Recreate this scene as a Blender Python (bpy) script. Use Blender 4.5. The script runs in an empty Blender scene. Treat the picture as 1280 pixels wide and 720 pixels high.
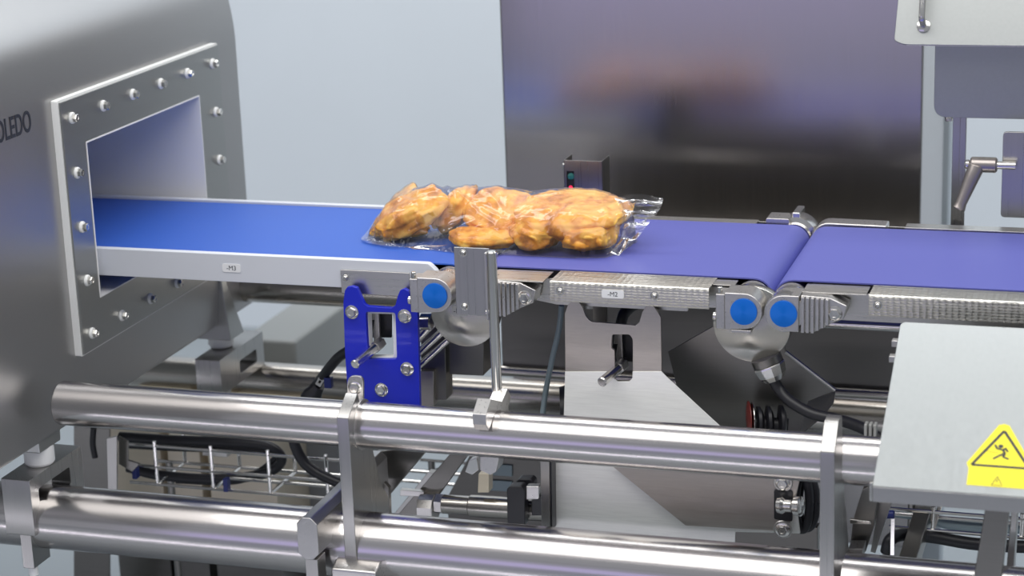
import bpy, bmesh, math, random
from mathutils import Vector, Matrix, noise, Quaternion
from mathutils.bvhtree import BVHTree
C = bpy.context.scene
PI = math.pi
random.seed(7)

# ------------------------------------------------------------------ camera
ROWS = [(0.95422508, 0.04771125, -0.29525943),      # world axes seen in camera axes (right, down, forward)
        (0.29703738, -0.26661789, 0.91688805),
        (-0.03497557, -0.96262066, -0.26858551)]
EYE = Vector((0.95126281, -2.63727966, 1.69152214))
FPX = 2562.0246
cd = bpy.data.cameras.new('camera')
cam = bpy.data.objects.new('camera', cd)
C.collection.objects.link(cam)
C.camera = cam
m4 = Matrix([(r[0], -r[1], -r[2], 0) for r in ROWS] + [(0, 0, 0, 1)])
m4.translation = EYE
cam.matrix_world = m4
cd.sensor_width = 36
cd.lens = FPX / 1280 * 36
cd.clip_start = 0.05
cd.dof.use_dof = True
cd.dof.focus_distance = 2.86
cd.dof.aperture_fstop = 4.5

# ------------------------------------------------------------------ world, lights, exposure
w = bpy.data.worlds.new('hall')
C.world = w
w.use_nodes = True
bg = w.node_tree.nodes['Background']
bg.inputs[0].default_value = (0.80, 0.84, 0.92, 1)
bg.inputs[1].default_value = 0.40
C.view_settings.view_transform = 'Standard'
C.view_settings.look = 'None'
C.view_settings.gamma = 1
C.view_settings.use_curve_mapping = False
C.view_settings.exposure = 0.0


def area(name, loc, aim, sx, sy, power, col):
    d = bpy.data.lights.new(name, 'AREA')
    d.shape = 'RECTANGLE'
    d.size, d.size_y, d.energy, d.color = sx, sy, power, col
    o = bpy.data.objects.new(name, d)
    C.collection.objects.link(o)
    o.location = loc
    o.rotation_euler = (Vector(aim) - Vector(loc)).to_track_quat('-Z', 'Y').to_euler()
    return o


area('hall_light_front', (0.2, -1.35, 3.5), (0.2, -0.75, 0.9), 6.0, 2.0, 118, (1.0, 0.985, 0.96))
area('hall_light_back', (0.0, 1.5, 3.6), (0.0, 1.9, 0.5), 6.0, 0.8, 105, (0.97, 0.985, 1.0))
area('added_strip_light', (0.3, -1.05, 0.12), (0.3, -0.2, 0.75), 4.0, 0.05, 2.6, (0.92, 0.88, 1.0))  # unseen strip added to draw the pipes' lower highlight and violet tint
area('added_violet_light', (-0.8, -4.2, 0.9), (0.2, 0.0, 0.9), 3.0, 1.0, 6, (0.55, 0.45, 1.0))  # unseen violet panel added so the steel fronts reflect its tint

# ------------------------------------------------------------------ helpers


def P(x, y, X=None, Y=None, Z=None):
    """point of the real plane X=, Y= or Z= that the photograph shows at (x, y)"""
    c = (x - 640, y - 360, FPX)
    r = Vector([sum(a * b for a, b in zip(row, c)) for row in ROWS])
    if X is not None: t = (X - EYE.x) / r.x
    elif Y is not None: t = (Y - EYE.y) / r.y
    else: t = (Z - EYE.z) / r.z
    return EYE + r * t


def PY(pts, Y): return [(P(x, y, Y=Y).x, P(x, y, Y=Y).z) for x, y in pts]


W = {}


def link(o):
    C.collection.objects.link(o)
    return o


def tag(o, label, cat, group=None, kind=None):
    if label: o['label'] = label
    if cat: o['category'] = cat
    if group: o['group'] = group
    if kind: o['kind'] = kind
    return o


def thing(name, loc, label, cat, group=None):
    o = link(bpy.data.objects.new(name, None))
    o.location = loc
    o.empty_display_size = 0.05
    W[o] = Vector(loc)
    return tag(o, label, cat, group)


def obj(name, bm, mat, parent=None, origin=None, bev=0.0, smooth=35, label=None, quat=None):
    """link a bmesh built in world coordinates as ONE mesh object"""
    bmesh.ops.recalc_face_normals(bm, faces=bm.faces)
    me = bpy.data.meshes.new(name)
    pw = W[parent] if parent else Vector((0, 0, 0))
    if origin is None:
        o_w = pw if parent else sum((v.co for v in bm.verts), Vector()) / max(1, len(bm.verts))
    else:
        o_w = Vector(origin)
    bmesh.ops.translate(bm, verts=bm.verts, vec=-o_w)
    if quat is not None:
        bmesh.ops.rotate(bm, verts=bm.verts, cent=(0, 0, 0), matrix=quat.inverted().to_matrix())
    bm.to_mesh(me)
    bm.free()
    for p in me.polygons: p.use_smooth = True
    me.set_sharp_from_angle(angle=math.radians(smooth))
    me.materials.append(mat)
    o = link(bpy.data.objects.new(name, me))
    o.parent = parent
    o.location = o_w - pw
    if quat is not None:
        o.rotation_mode = 'QUATERNION'
        o.rotation_quaternion = quat
    W[o] = o_w
    if bev:
        m = o.modifiers.new('bevel', 'BEVEL')
        m.width, m.segments, m.limit_method, m.angle_limit = bev, 2, 'ANGLE', math.radians(40)
        m.harden_normals = True
    if label: o['label'] = label
    return o


def place(name, src, parent, loc, quat=None, sub=True):
    """a copy of a part (with its sub-parts) put at a world location"""
    o = link(src.copy())
    o.name = name
    o.parent = parent
    o.location = Vector(loc) - (W[parent] if parent else Vector((0, 0, 0)))
    if quat is not None:
        o.rotation_mode = 'QUATERNION'
        o.rotation_quaternion = quat
    W[o] = Vector(loc)
    for ch in src.children:
        c = link(ch.copy())
        c.parent = o
    return o


def box(bm, x0, x1, y0, y1, z0, z1):
    r = bmesh.ops.create_cube(bm, size=1)
    for v in r['verts']:
        v.co = Vector(((x0 + x1) / 2 + v.co.x * (x1 - x0), (y0 + y1) / 2 + v.co.y * (y1 - y0), (z0 + z1) / 2 + v.co.z * (z1 - z0)))
    return bm


def bx(*a):
    return box(bmesh.new(), *a)


def prism(bm, pts, axis, a, b, holes=()):
    """flat outline pts (2D) with holes, extruded from a to b along axis"""
    def co(p, t):
        if axis == 'x': return (t, p[0], p[1])
        if axis == 'y': return (p[0], t, p[1])
        return (p[0], p[1], t)
    edges = []
    for loop in [pts] + list(holes):
        vs = [bm.verts.new(co(p, a)) for p in loop]
        for i in range(len(vs)):
            edges.append(bm.edges.new((vs[i], vs[(i + 1) % len(vs)])))
    if holes:
        g = bmesh.ops.triangle_fill(bm, edges=edges, use_beauty=True, use_dissolve=False)
        fs = [f for f in g['geom'] if isinstance(f, bmesh.types.BMFace)]
    else:
        fs = [bm.faces.new(vs)]
    e = bmesh.ops.extrude_face_region(bm, geom=fs)
    vec = Vector(co((0, 0), b)) - Vector(co((0, 0), a))
    bmesh.ops.translate(bm, verts=[v for v in e['geom'] if isinstance(v, bmesh.types.BMVert)], vec=vec)
    return bm


def rounded(pts, r, n=4):
    """round every corner of an outline"""
    out = []
    N = len(pts)
    for i in range(N):
        p0, p, p1 = Vector(pts[i - 1]), Vector(pts[i]), Vector(pts[(i + 1) % N])
        rr = r[i] if isinstance(r, (list, tuple)) else r
        d0, d1 = (p0 - p), (p1 - p)
        rr = min(rr, d0.length * 0.48, d1.length * 0.48)
        if rr < 1e-5:
            out.append(tuple(p)); continue
        a, b = p + d0.normalized() * rr, p + d1.normalized() * rr
        for k in range(n + 1):
            t = k / n
            q = a * (1 - t) ** 2 + p * 2 * t * (1 - t) + b * t * t
            out.append((q.x, q.y))
    return out


def rect(x0, x1, z0, z1): return [(x0, z0), (x1, z0), (x1, z1), (x0, z1)]


def circle(cx, cy, r, n=24): return [(cx + r * math.cos(2 * PI * k / n), cy + r * math.sin(2 * PI * k / n)) for k in range(n)]


def lathe(bm, prof, p0, d, n=32, quat=None):
    """turn profile [(distance along axis, radius)] around the axis d through p0"""
    d = Vector(d).normalized()
    q = Vector((0, 0, 1)).rotation_difference(d)
    p0 = Vector(p0)
    rings = []
    for t, r in prof:
        if r < 1e-6:
            rings.append([bm.verts.new(p0 + q @ Vector((0, 0, t)))])
        else:
            rings.append([bm.verts.new(p0 + q @ Vector((r * math.cos(2 * PI * k / n), r * math.sin(2 * PI * k / n), t))) for k in range(n)])
    for A, B in zip(rings, rings[1:]):
        for k in range(n):
            a, b = A[k % len(A)], A[(k + 1) % len(A)]
            c, e = B[(k + 1) % len(B)], B[k % len(B)]
            vs = []
            for v in (a, b, c, e):
                if v not in vs: vs.append(v)
            if len(vs) > 2: bm.faces.new(vs)
    for R in (rings[0], rings[-1]):
        if len(R) > 2: bm.faces.new(R)
    return bm


def rod(bm, a, b, r, n=24, ch=0.0):
    a, b = Vector(a), Vector(b)
    L = (b - a).length
    if ch: prof = [(0, r - ch), (ch, r), (L - ch, r), (L, r - ch)]
    else: prof = [(0, r), (L, r)]
    return lathe(bm, prof, a, b - a, n)


def spline(pts, n=8):
    out = []
    pts = [Vector(p) for p in pts]
    for i in range(len(pts) - 1):
        p0, p1, p2, p3 = pts[max(i - 1, 0)], pts[i], pts[i + 1], pts[min(i + 2, len(pts) - 1)]
        for k in range(n):
            t = k / n
            out.append(0.5 * ((2 * p1) + (p2 - p0) * t + (2 * p0 - 5 * p1 + 4 * p2 - p3) * t * t + (3 * p1 - p0 - 3 * p2 + p3) * t ** 3))
    out.append(pts[-1])
    return out


def tube(bm, pts, r, n=12, smooth=8, closed=False):
    ps = spline(pts, smooth) if smooth else [Vector(p) for p in pts]
    rings = []
    up = None
    for i, p in enumerate(ps):
        t = (ps[min(i + 1, len(ps) - 1)] - ps[max(i - 1, 0)]).normalized()
        if up is None:
            up = t.orthogonal().normalized()
        up = (up - t * up.dot(t)).normalized()
        s = t.cross(up)
        rings.append([bm.verts.new(p + (up * math.cos(2 * PI * k / n) + s * math.sin(2 * PI * k / n)) * r) for k in range(n)])
    for A, B in zip(rings, rings[1:]):
        for k in range(n): bm.faces.new((A[k], A[(k + 1) % n], B[(k + 1) % n], B[k]))
    if not closed:
        bm.faces.new(rings[0]); bm.faces.new(rings[-1])
    return bm


# ------------------------------------------------------------------ materials
def mat(name, col, metal=0.0, rough=0.5, brush=None, bstr=0.0, rvar=0.0, cvar=0.0, aniso=0.0, radial=None, spec=0.5, coat=0.0,
        spots=0.0, emit=None, arot=0.0):
    m = bpy.data.materials.new(name)
    m.use_nodes = True
    nt = m.node_tree
    N, L = nt.nodes, nt.links
    b = N['Principled BSDF']
    b.inputs['Base Color'].default_value = (*col, 1)
    b.inputs['Metallic'].default_value = metal
    b.inputs['Roughness'].default_value = rough
    b.inputs['Specular IOR Level'].default_value = spec
    b.inputs['Coat Weight'].default_value = coat
    tc = N.new('ShaderNodeTexCoord')
    if brush:
        mp = N.new('ShaderNodeMapping'); mp.inputs['Scale'].default_value = brush
        L.new(tc.outputs['Object'], mp.inputs[0])
        nz = N.new('ShaderNodeTexNoise'); nz.inputs['Scale'].default_value = 1.0; nz.inputs['Detail'].default_value = 4
        L.new(mp.outputs[0], nz.inputs['Vector'])
        if rvar:
            r = N.new('ShaderNodeMapRange'); r.inputs[1].default_value = 0.25; r.inputs[2].default_value = 0.75
            r.inputs[3].default_value = rough - rvar; r.inputs[4].default_value = rough + rvar
            L.new(nz.outputs[0], r.inputs[0]); L.new(r.outputs[0], b.inputs['Roughness'])
        if cvar:
            r = N.new('ShaderNodeMapRange'); r.inputs[1].default_value = 0.25; r.inputs[2].default_value = 0.75
            r.inputs[3].default_value = 1 - cvar; r.inputs[4].default_value = 1 + cvar
            mx = N.new('ShaderNodeVectorMath'); mx.operation = 'SCALE'; mx.inputs[0].default_value = col
            L.new(nz.outputs[0], r.inputs[0]); L.new(r.outputs[0], mx.inputs['Scale']); L.new(mx.outputs[0], b.inputs['Base Color'])
        if bstr:
            bp = N.new('ShaderNodeBump'); bp.inputs['Strength'].default_value = bstr; bp.inputs['Distance'].default_value = 0.0006
            L.new(nz.outputs[0], bp.inputs['Height']); L.new(bp.outputs[0], b.inputs['Normal'])
    if spots:
        n2 = N.new('ShaderNodeTexNoise'); n2.inputs['Scale'].default_value = spots; n2.inputs['Detail'].default_value = 3
        L.new(tc.outputs['Object'], n2.inputs['Vector'])
        r = N.new('ShaderNodeMapRange'); r.inputs[1].default_value = 0.3; r.inputs[2].default_value = 0.7
        r.inputs[3].default_value = max(0.02, rough - 0.07); r.inputs[4].default_value = rough + 0.07
        L.new(n2.outputs[0], r.inputs[0])
        if not rvar: L.new(r.outputs[0], b.inputs['Roughness'])
    if aniso:
        b.inputs['Anisotropic'].default_value = aniso
        tg = N.new('ShaderNodeTangent'); tg.direction_type = 'RADIAL'; tg.axis = radial or 'Z'
        L.new(tg.outputs[0], b.inputs['Tangent'])
        b.inputs['Anisotropic Rotation'].default_value = arot
    if emit:
        b.inputs['Emission Color'].default_value = (*emit[0], 1); b.inputs['Emission Strength'].default_value = emit[1]
    return m


M = {}
M['steel_x'] = mat('brushed steel along x', (0.66, 0.64, 0.60), 1, 0.30, (14, 500, 500), 0.10, 0.05, 0.03)
M['pipe'] = mat('polished tube steel', (0.64, 0.61, 0.60), 1, 0.20, (2, 500, 500), 0.05, 0.03, 0.03, aniso=0.4, radial='X')
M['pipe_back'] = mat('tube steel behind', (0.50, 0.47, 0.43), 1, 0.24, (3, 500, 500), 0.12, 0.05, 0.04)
M['steel_z'] = mat('brushed steel upright', (0.46, 0.45, 0.435), 1, 0.30, (500, 500, 4), 0.06, 0.04, 0.03)
M['steel_y'] = mat('brushed steel along y', (0.52, 0.51, 0.50), 1, 0.32, (500, 8, 500), 0.2, 0.05, 0.04)
M['housing'] = mat('bead blasted steel', (0.46, 0.455, 0.45), 1, 0.40, (260, 260, 260), 0.10, 0.03, 0.02)
M['flange'] = mat('flange steel', (0.43, 0.435, 0.425), 1, 0.36, (500, 12, 500), 0.12, 0.04, 0.03)
M['panel'] = mat('rolled steel sheet', (0.47, 0.45, 0.44), 1, 0.22, (300, 300, 3), 0.04, 0.03, 0.02)
M['cast'] = mat('satin machined steel', (0.62, 0.60, 0.58), 1, 0.30, (300, 300, 300), 0.08, 0.04, 0.03)
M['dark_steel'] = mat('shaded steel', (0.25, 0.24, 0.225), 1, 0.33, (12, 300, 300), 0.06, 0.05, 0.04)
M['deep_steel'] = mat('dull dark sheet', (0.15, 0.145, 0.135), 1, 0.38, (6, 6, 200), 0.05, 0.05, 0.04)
M['bright_plate'] = mat('sanded plate with reflection in colour', (0.92, 0.92, 0.89), 0.40, 0.45, (30, 300, 500), 0.25, 0.06, 0.05)  # hall reflection put into this base colour
M['warm_plate'] = mat('matt rolled plate', (0.50, 0.465, 0.43), 1, 0.38, (30, 60, 400), 0.22, 0.08, 0.06)
M['lid'] = mat('glass blasted lid steel', (0.40, 0.415, 0.41), 1, 0.40, (200, 60, 200), 0.10, 0.04, 0.03)
M['lever_cast'] = mat('brownish cast lever steel', (0.40, 0.36, 0.34), 1, 0.36, (200, 200, 200), 0.05)
M['chrome'] = mat('bright bolt steel', (0.72, 0.70, 0.67), 1, 0.18)
M['white'] = mat('white acetal plastic', (0.9, 0.9, 0.88), 0, 0.45, (60, 60, 60), 0.02)
M['rail'] = mat('white rail plastic', (0.66, 0.68, 0.73), 0, 0.4, (4, 200, 200), 0.03)
M['liner'] = mat('white tunnel liner', (0.88, 0.87, 0.87), 0, 0.35)
M['belt_blue'] = mat('blue belt', (0.03, 0.105, 0.47), 0, 0.5, (900, 900, 900), 0.10, 0.05, 0.06, spec=0.35)
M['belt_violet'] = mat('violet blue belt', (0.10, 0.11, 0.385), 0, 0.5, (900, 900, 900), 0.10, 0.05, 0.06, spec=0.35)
M['bracket_blue'] = mat('deep blue lacquer', (0.003, 0.014, 0.52), 0, 0.35, (500, 500, 500), 0.06, coat=0.2)
M['cap_blue'] = mat('blue end cap', (0.0, 0.16, 0.68), 0.25, 0.34, aniso=0.9, radial='Z')
M['disc'] = mat('turned cone steel', (0.50, 0.49, 0.46), 1, 0.26, aniso=0.97, radial='Z')
M['black'] = mat('black rubber', (0.012, 0.012, 0.016), 0, 0.42)
M['black_plastic'] = mat('black plastic', (0.02, 0.02, 0.024), 0, 0.35)
M['tie'] = mat('dark blue cable tie', (0.01, 0.02, 0.14), 0, 0.4)
M['hose'] = mat('grey blue air hose', (0.22, 0.28, 0.31), 0, 0.35)
M['grey_paint'] = mat('grey painted housing', (0.24, 0.25, 0.245), 0, 0.45)
M['wall'] = mat('pale blue wall paint', (0.70, 0.75, 0.80), 0, 0.8, (3, 3, 3), 0.0, 0.0, 0.015)
M['post'] = mat('pale grey post paint', (0.40, 0.45, 0.49), 0, 0.5)
M['floor'] = mat('pale hall floor', (0.27, 0.30, 0.32), 0, 0.5, (2, 2, 2), 0.0, 0.06, 0.05)
M['ink'] = mat('dark ink', (0.025, 0.028, 0.04), 0, 0.5)
M['tag'] = mat('white tag', (0.85, 0.85, 0.86), 0, 0.4)
M['greytag'] = mat('grey tag', (0.50, 0.50, 0.48), 0.3, 0.4)
M['yellow'] = mat('yellow sticker', (0.90, 0.78, 0.02), 0, 0.45)
M['beige'] = mat('beige sheet steel', (0.72, 0.64, 0.50), 0.3, 0.42, (4, 4, 60), 0.05, 0.05, 0.06)
M['led_red'] = mat('red lamp', (0.5, 0.0, 0.03), 0, 0.3, emit=((1.0, 0.02, 0.08), 1.4))
M['lens_green'] = mat('green lens', (0.02, 0.16, 0.15), 0, 0.08, coat=1)
M['red_rubber'] = mat('red brown ring', (0.16, 0.02, 0.015), 0, 0.4)

# perforated look of the cover lips: small pressed dimples
pm = M['dimpled'] = mat('dimpled strip steel', (0.62, 0.60, 0.55), 1, 0.30, (8, 300, 300), 0.1, 0.05, 0.04)
nt = pm.node_tree
vor = nt.nodes.new('ShaderNodeTexVoronoi'); vor.inputs['Scale'].default_value = 1.0; vor.inputs['Randomness'].default_value = 0.15
mp = nt.nodes.new('ShaderNodeMapping'); mp.inputs['Scale'].default_value = (120, 120, 260)
tc = nt.nodes.new('ShaderNodeTexCoord')
nt.links.new(tc.outputs['Object'], mp.inputs[0]); nt.links.new(mp.outputs[0], vor.inputs['Vector'])
bp = nt.nodes.new('ShaderNodeBump'); bp.inputs['Strength'].default_value = 0.8; bp.inputs['Distance'].default_value = 0.0016
nt.links.new(vor.outputs['Distance'], bp.inputs['Height'])
nt.links.new(bp.outputs[0], nt.nodes['Principled BSDF'].inputs['Normal'])

# crumb coating
cm = M['crumb'] = mat('golden crumb coating', (0.8, 0.36, 0.05), 0, 0.45)
nt = cm.node_tree; N = nt.nodes; L = nt.links; b = N['Principled BSDF']
tc = N.new('ShaderNodeTexCoord')
n1 = N.new('ShaderNodeTexNoise'); n1.inputs['Scale'].default_value = 34; n1.inputs['Detail'].default_value = 5; n1.inputs['Roughness'].default_value = 0.6
cr = N.new('ShaderNodeValToRGB')
cr.color_ramp.elements[0].position = 0.25; cr.color_ramp.elements[0].color = (0.30, 0.07, 0.008, 1)
cr.color_ramp.elements[1].position = 0.56; cr.color_ramp.elements[1].color = (0.97, 0.55, 0.09, 1)
e = cr.color_ramp.elements.new(0.44); e.color = (0.80, 0.33, 0.03, 1)
e = cr.color_ramp.elements.new(0.8); e.color = (0.95, 0.56, 0.12, 1)
n2 = N.new('ShaderNodeTexNoise'); n2.inputs['Scale'].default_value = 220; n2.inputs['Detail'].default_value = 4
bp = N.new('ShaderNodeBump'); bp.inputs['Strength'].default_value = 0.16; bp.inputs['Distance'].default_value = 0.001
L.new(tc.outputs['Object'], n1.inputs['Vector']); L.new(tc.outputs['Object'], n2.inputs['Vector'])
L.new(n1.outputs[0], cr.inputs[0]); L.new(cr.outputs[0], b.inputs['Base Color'])
L.new(n2.outputs[0], bp.inputs['Height']); L.new(bp.outputs[0], b.inputs['Normal'])
b.inputs['Subsurface Weight'].default_value = 0.12
b.inputs['Subsurface Radius'].default_value = (0.01, 0.004, 0.001)
b.inputs['Subsurface Scale'].default_value = 0.4

# clear film
fm = M['film'] = bpy.data.materials.new('clear bag film'); fm.use_nodes = True
nt = fm.node_tree; N = nt.nodes; L = nt.links; N.clear()
out = N.new('ShaderNodeOutputMaterial')
tr = N.new('ShaderNodeBsdfTransparent'); tr.inputs[0].default_value = (0.985, 0.985, 0.99, 1)
gl = N.new('ShaderNodeBsdfGlossy'); gl.inputs['Roughness'].default_value = 0.07
df = N.new('ShaderNodeBsdfDiffuse'); df.inputs[0].default_value = (0.85, 0.86, 0.9, 1)
fr = N.new('ShaderNodeFresnel'); fr.inputs[0].default_value = 1.55
mr = N.new('ShaderNodeMath'); mr.operation = 'MULTIPLY_ADD'; mr.inputs[1].default_value = 0.75; mr.inputs[2].default_value = 0.0
lw = N.new('ShaderNodeLayerWeight'); lw.inputs[0].default_value = 0.25
lm = N.new('ShaderNodeMath'); lm.operation = 'MULTIPLY_ADD'; lm.inputs[1].default_value = 0.20; lm.inputs[2].default_value = 0.004
m1 = N.new('ShaderNodeMixShader'); m2 = N.new('ShaderNodeMixShader')
tc = N.new('ShaderNodeTexCoord')
w1 = N.new('ShaderNodeTexNoise'); w1.inputs['Scale'].default_value = 16; w1.inputs['Detail'].default_value = 3; w1.inputs['Distortion'].default_value = 1.5
rg = N.new('ShaderNodeMath'); rg.operation = 'SUBTRACT'; rg.inputs[1].default_value = 0.5
ab = N.new('ShaderNodeMath'); ab.operation = 'ABSOLUTE'
bp = N.new('ShaderNodeBump'); bp.inputs['Strength'].default_value = 0.45; bp.inputs['Distance'].default_value = 0.008
L.new(tc.outputs['Object'], w1.inputs['Vector']); L.new(w1.outputs[0], rg.inputs[0]); L.new(rg.outputs[0], ab.inputs[0])
L.new(ab.outputs[0], bp.inputs['Height'])
for s in (gl, fr): L.new(bp.outputs[0], s.inputs['Normal'])
L.new(fr.outputs[0], mr.inputs[0]); L.new(lw.outputs['Facing'], lm.inputs[0])
L.new(lm.outputs[0], m1.inputs[0]); L.new(tr.outputs[0], m1.inputs[1]); L.new(df.outputs[0], m1.inputs[2])
L.new(mr.outputs[0], m2.inputs[0]); L.new(m1.outputs[0], m2.inputs[1]); L.new(gl.outputs[0], m2.inputs[2])
L.new(m2.outputs[0], out.inputs[0])


def text_mesh(body, size, mtl, parent, loc, xdir, updir, name='lettering', depth=0.0004, bold=0.0, sx=1.0):
    cu = bpy.data.curves.new(name, 'FONT')
    cu.body = body; cu.size = size; cu.extrude = depth; cu.align_x = 'CENTER'; cu.align_y = 'CENTER'; cu.offset = bold
    t = bpy.data.objects.new('tmp', cu); link(t)
    dg = bpy.context.evaluated_depsgraph_get()
    me = bpy.data.meshes.new_from_object(t.evaluated_get(dg))
    bpy.data.objects.remove(t)
    x, u = Vector(xdir).normalized(), Vector(updir).normalized()
    n = x.cross(u)
    bm = bmesh.new(); bm.from_mesh(me)
    for v in bm.verts:
        v.co = Vector(loc) + x * v.co.x * sx + u * v.co.y + n * v.co.z
    return obj(name, bm, mtl, parent)


def outline_on(parent, name, mtl, pts, o, x, u, th=0.0005, off=0.0):
    """thin printed shape: 2D pts on a plane with origin o and axes x, u"""
    x, u = Vector(x), Vector(u); n = x.cross(u).normalized()
    bm = bmesh.new()
    a = [bm.verts.new(Vector(o) + x * p[0] + u * p[1] + n * off) for p in pts]
    f = bm.faces.new(a)
    e = bmesh.ops.extrude_face_region(bm, geom=[f])
    bmesh.ops.translate(bm, verts=[v for v in e['geom'] if isinstance(v, bmesh.types.BMVert)], vec=n * th)
    return obj(name, bm, mtl, parent)


# bolts: axis +Z, head on the plane z = 0
def hex_bolt(name, r=0.009, h=0.007, washer=None, wr=0.012, wh=0.003, mtl='chrome'):
    bm = bmesh.new()
    w = wh if washer else 0
    lathe(bm, [(w, r * 0.93), (w + 0.0008, r), (w + h - 0.0015, r), (w + h, r * 0.86), (w + h, r * .5), (w + h - .0006, r * .45), (w + h - .0006, 0)], (0, 0, 0), (0, 0, 1), 6)
    o = obj(name, bm, M[mtl], None, origin=(0, 0, 0), smooth=20)
    if washer:
        bw = bmesh.new()
        lathe(bw, [(0, wr), (wh * 0.6, wr), (wh, wr * 0.88), (wh, 0)], (0, 0, 0), (0, 0, 1), 20)
        wo = obj('washer', bw, M[washer], o)
    return o


def button_bolt(name, r=0.006, h=0.004, mtl='chrome'):
    bm = bmesh.new()
    lathe(bm, [(0, r * 1.35), (0.0008, r * 1.35), (0.0008, r), (h * 0.6, r * 0.85), (h, r * 0.5), (h, r * 0.35), (h * 0.5, r * 0.3), (h * 0.5, 0)], (0, 0, 0), (0, 0, 1), 20)
    return obj(name, bm, M[mtl], None, origin=(0, 0, 0))


QX = Vector((0, 0, 1)).rotation_difference(Vector((1, 0, 0)))
QF = Vector((0, 0, 1)).rotation_difference(Vector((0, -1, 0)))
TRASH = []
flange_bolt = hex_bolt('bolt', 0.0062, 0.0065, 'white', 0.0085, 0.0035); TRASH.append(flange_bolt)
big_bolt = hex_bolt('bolt', 0.0075, 0.005, 'chrome', 0.0102, 0.0018); TRASH.append(big_bolt)
small_bolt = button_bolt('bolt', 0.0046, 0.004); TRASH.append(small_bolt)


def bolt(src, parent, loc, q=QF, name='bolt', spin=None):
    if spin: q = q @ Quaternion((0, 0, 1), spin)
    return place(name, src, parent, loc, q)


# ------------------------------------------------------------------ the hall
f = obj('floor', bx(-6, 6, -5, 3.2, -0.05, 0), M['floor']); tag(f, None, None, kind='structure')
f = obj('wall_back', bx(-6, 6, 2.6, 2.7, 0, 4.2), M['wall']); tag(f, None, None, kind='structure')

# tall steel cabinet behind the belts
t = thing('steel_cabinet', (0.23, 0.75, 0.0), 'tall brushed steel cabinet sheet standing behind the blue belts', 'cabinet')
x0, x1 = P(628, 120, Y=.7).x, P(1153, 160, Y=.7).x
b = bx(x0, x1, 0.70, 1.05, 0.28, 1.75); obj('body', b, M['panel'], t, bev=0.004)
for sx in (x0 + .04, x1 - .04):
    for sy in (.74, 1.01):
        obj('leg', rod(bmesh.new(), (sx, sy, 0), (sx, sy, .28), .02), M['steel_z'], t)

# pale post and thin post at the right
t = thing('pale_post', (0.64, 1.1, 0), 'pale grey wide upright post beside the tall steel cabinet', 'post')
a, c = P(1157, 170, Y=1.1).x, P(1187, 170, Y=1.1).x
obj('post_body', bx(a, c, 1.1, 1.16, 0.004, 2.2), M['post'], t, bev=.003)
obj('foot_plate', bx(a - .03, c + .03, 1.07, 1.19, 0, .006), M['post'], t, bev=.002)
a, c = P(1190, 200, Y=.5).x, P(1205, 200, Y=.5).x
t = thing('steel_post', ((a + c) / 2, .51, .8), 'thin square steel post under the hanging guard box at the right', 'post')
obj('post_body', bx(a, c, .5, .515, 0.80, 1.20), M['steel_z'], t, bev=.001)
obj('post_side', bx(a + .0112, c + .003, .494, .50, 0.80, 1.19), M['steel_z'], t, bev=.001)

# ------------------------------------------------------------------ metal detector
XF = -0.53
det = thing('metal_detector', (-0.95, 0.1, 0.70), 'large grey steel metal detector housing with a square tunnel opening', 'detector')
# cross-section in x-z, extruded along y; the tunnel is cut out
HY0, HY1 = -0.60, 0.525
HX = -0.544
bm = bmesh.new()
prof = [(HX, 0.715), (HX, 1.205), (HX - 0.014, 1.285), (-0.70, 1.372), (-1.02, 1.40), (-1.12, 1.40), (-1.36, 1.20), (-1.36, 0.715)]
prof = rounded(prof, [0.006, 0.03, 0.045, 0.05, 0.06, 0.06, 0.04, 0.006], 7)
n = len(prof)
# shell without the right face, which carries the opening
ys = [HY0, HY1]
for A, B in [(prof[i], prof[(i + 1) % n]) for i in range(n)]:
    if abs(A[0] - HX) < 1e-6 and abs(B[0] - HX) < 1e-6 and abs(A[1] - B[1]) > .3:
        zlo, zhi = min(A[1], B[1]), max(A[1], B[1])
        continue
    if abs(A[0] + 1.36) < 1e-6 and abs(B[0] + 1.36) < 1e-6 and abs(A[1] - B[1]) > .3:
        wlo, whi = min(A[1], B[1]), max(A[1], B[1])
        continue
    bm.faces.new([bm.verts.new((A[0], HY0, A[1])), bm.verts.new((A[0], HY1, A[1])), bm.verts.new((B[0], HY1, B[1])), bm.verts.new((B[0], HY0, B[1]))])
for y in ys: bm.faces.new([bm.verts.new((p[0], y, p[1])) for p in prof])
OY0, OY1, OZ0, OZ1 = -0.031, 0.342, 0.884, 1.1155
for X, zl, zh in ((HX, zlo, zhi), (-1.36, wlo, whi)):
    g = [HY0, OY0, OY1, HY1]; hz = [zl, OZ0, OZ1, zh]
    for i in range(3):
        for j in range(3):
            if i == 1 and j == 1: continue
            bm.faces.new([bm.verts.new((X, g[i], hz[j])), bm.verts.new((X, g[i + 1], hz[j])), bm.verts.new((X, g[i + 1], hz[j + 1])), bm.verts.new((X, g[i], hz[j + 1]))])
bmesh.ops.remove_doubles(bm, verts=bm.verts, dist=1e-5)
obj('housing', bm, M['housing'], det, smooth=50)
# tunnel liner: four white plates
bm = bmesh.new()
tk = .002
box(bm, -1.36, XF + .001, OY0 - tk, OY0, OZ0 - tk, OZ1 + tk)
box(bm, -1.36, XF + .001, OY1, OY1 + tk, OZ0 - tk, OZ1 + tk)
box(bm, -1.36, XF + .001, OY0, OY1, OZ0 - tk, OZ0)
box(bm, -1.36, XF + .001, OY0, OY1, OZ1, OZ1 + tk)
obj('tunnel_liner', bm, M['liner'], det, label='white tunnel liner')
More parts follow.
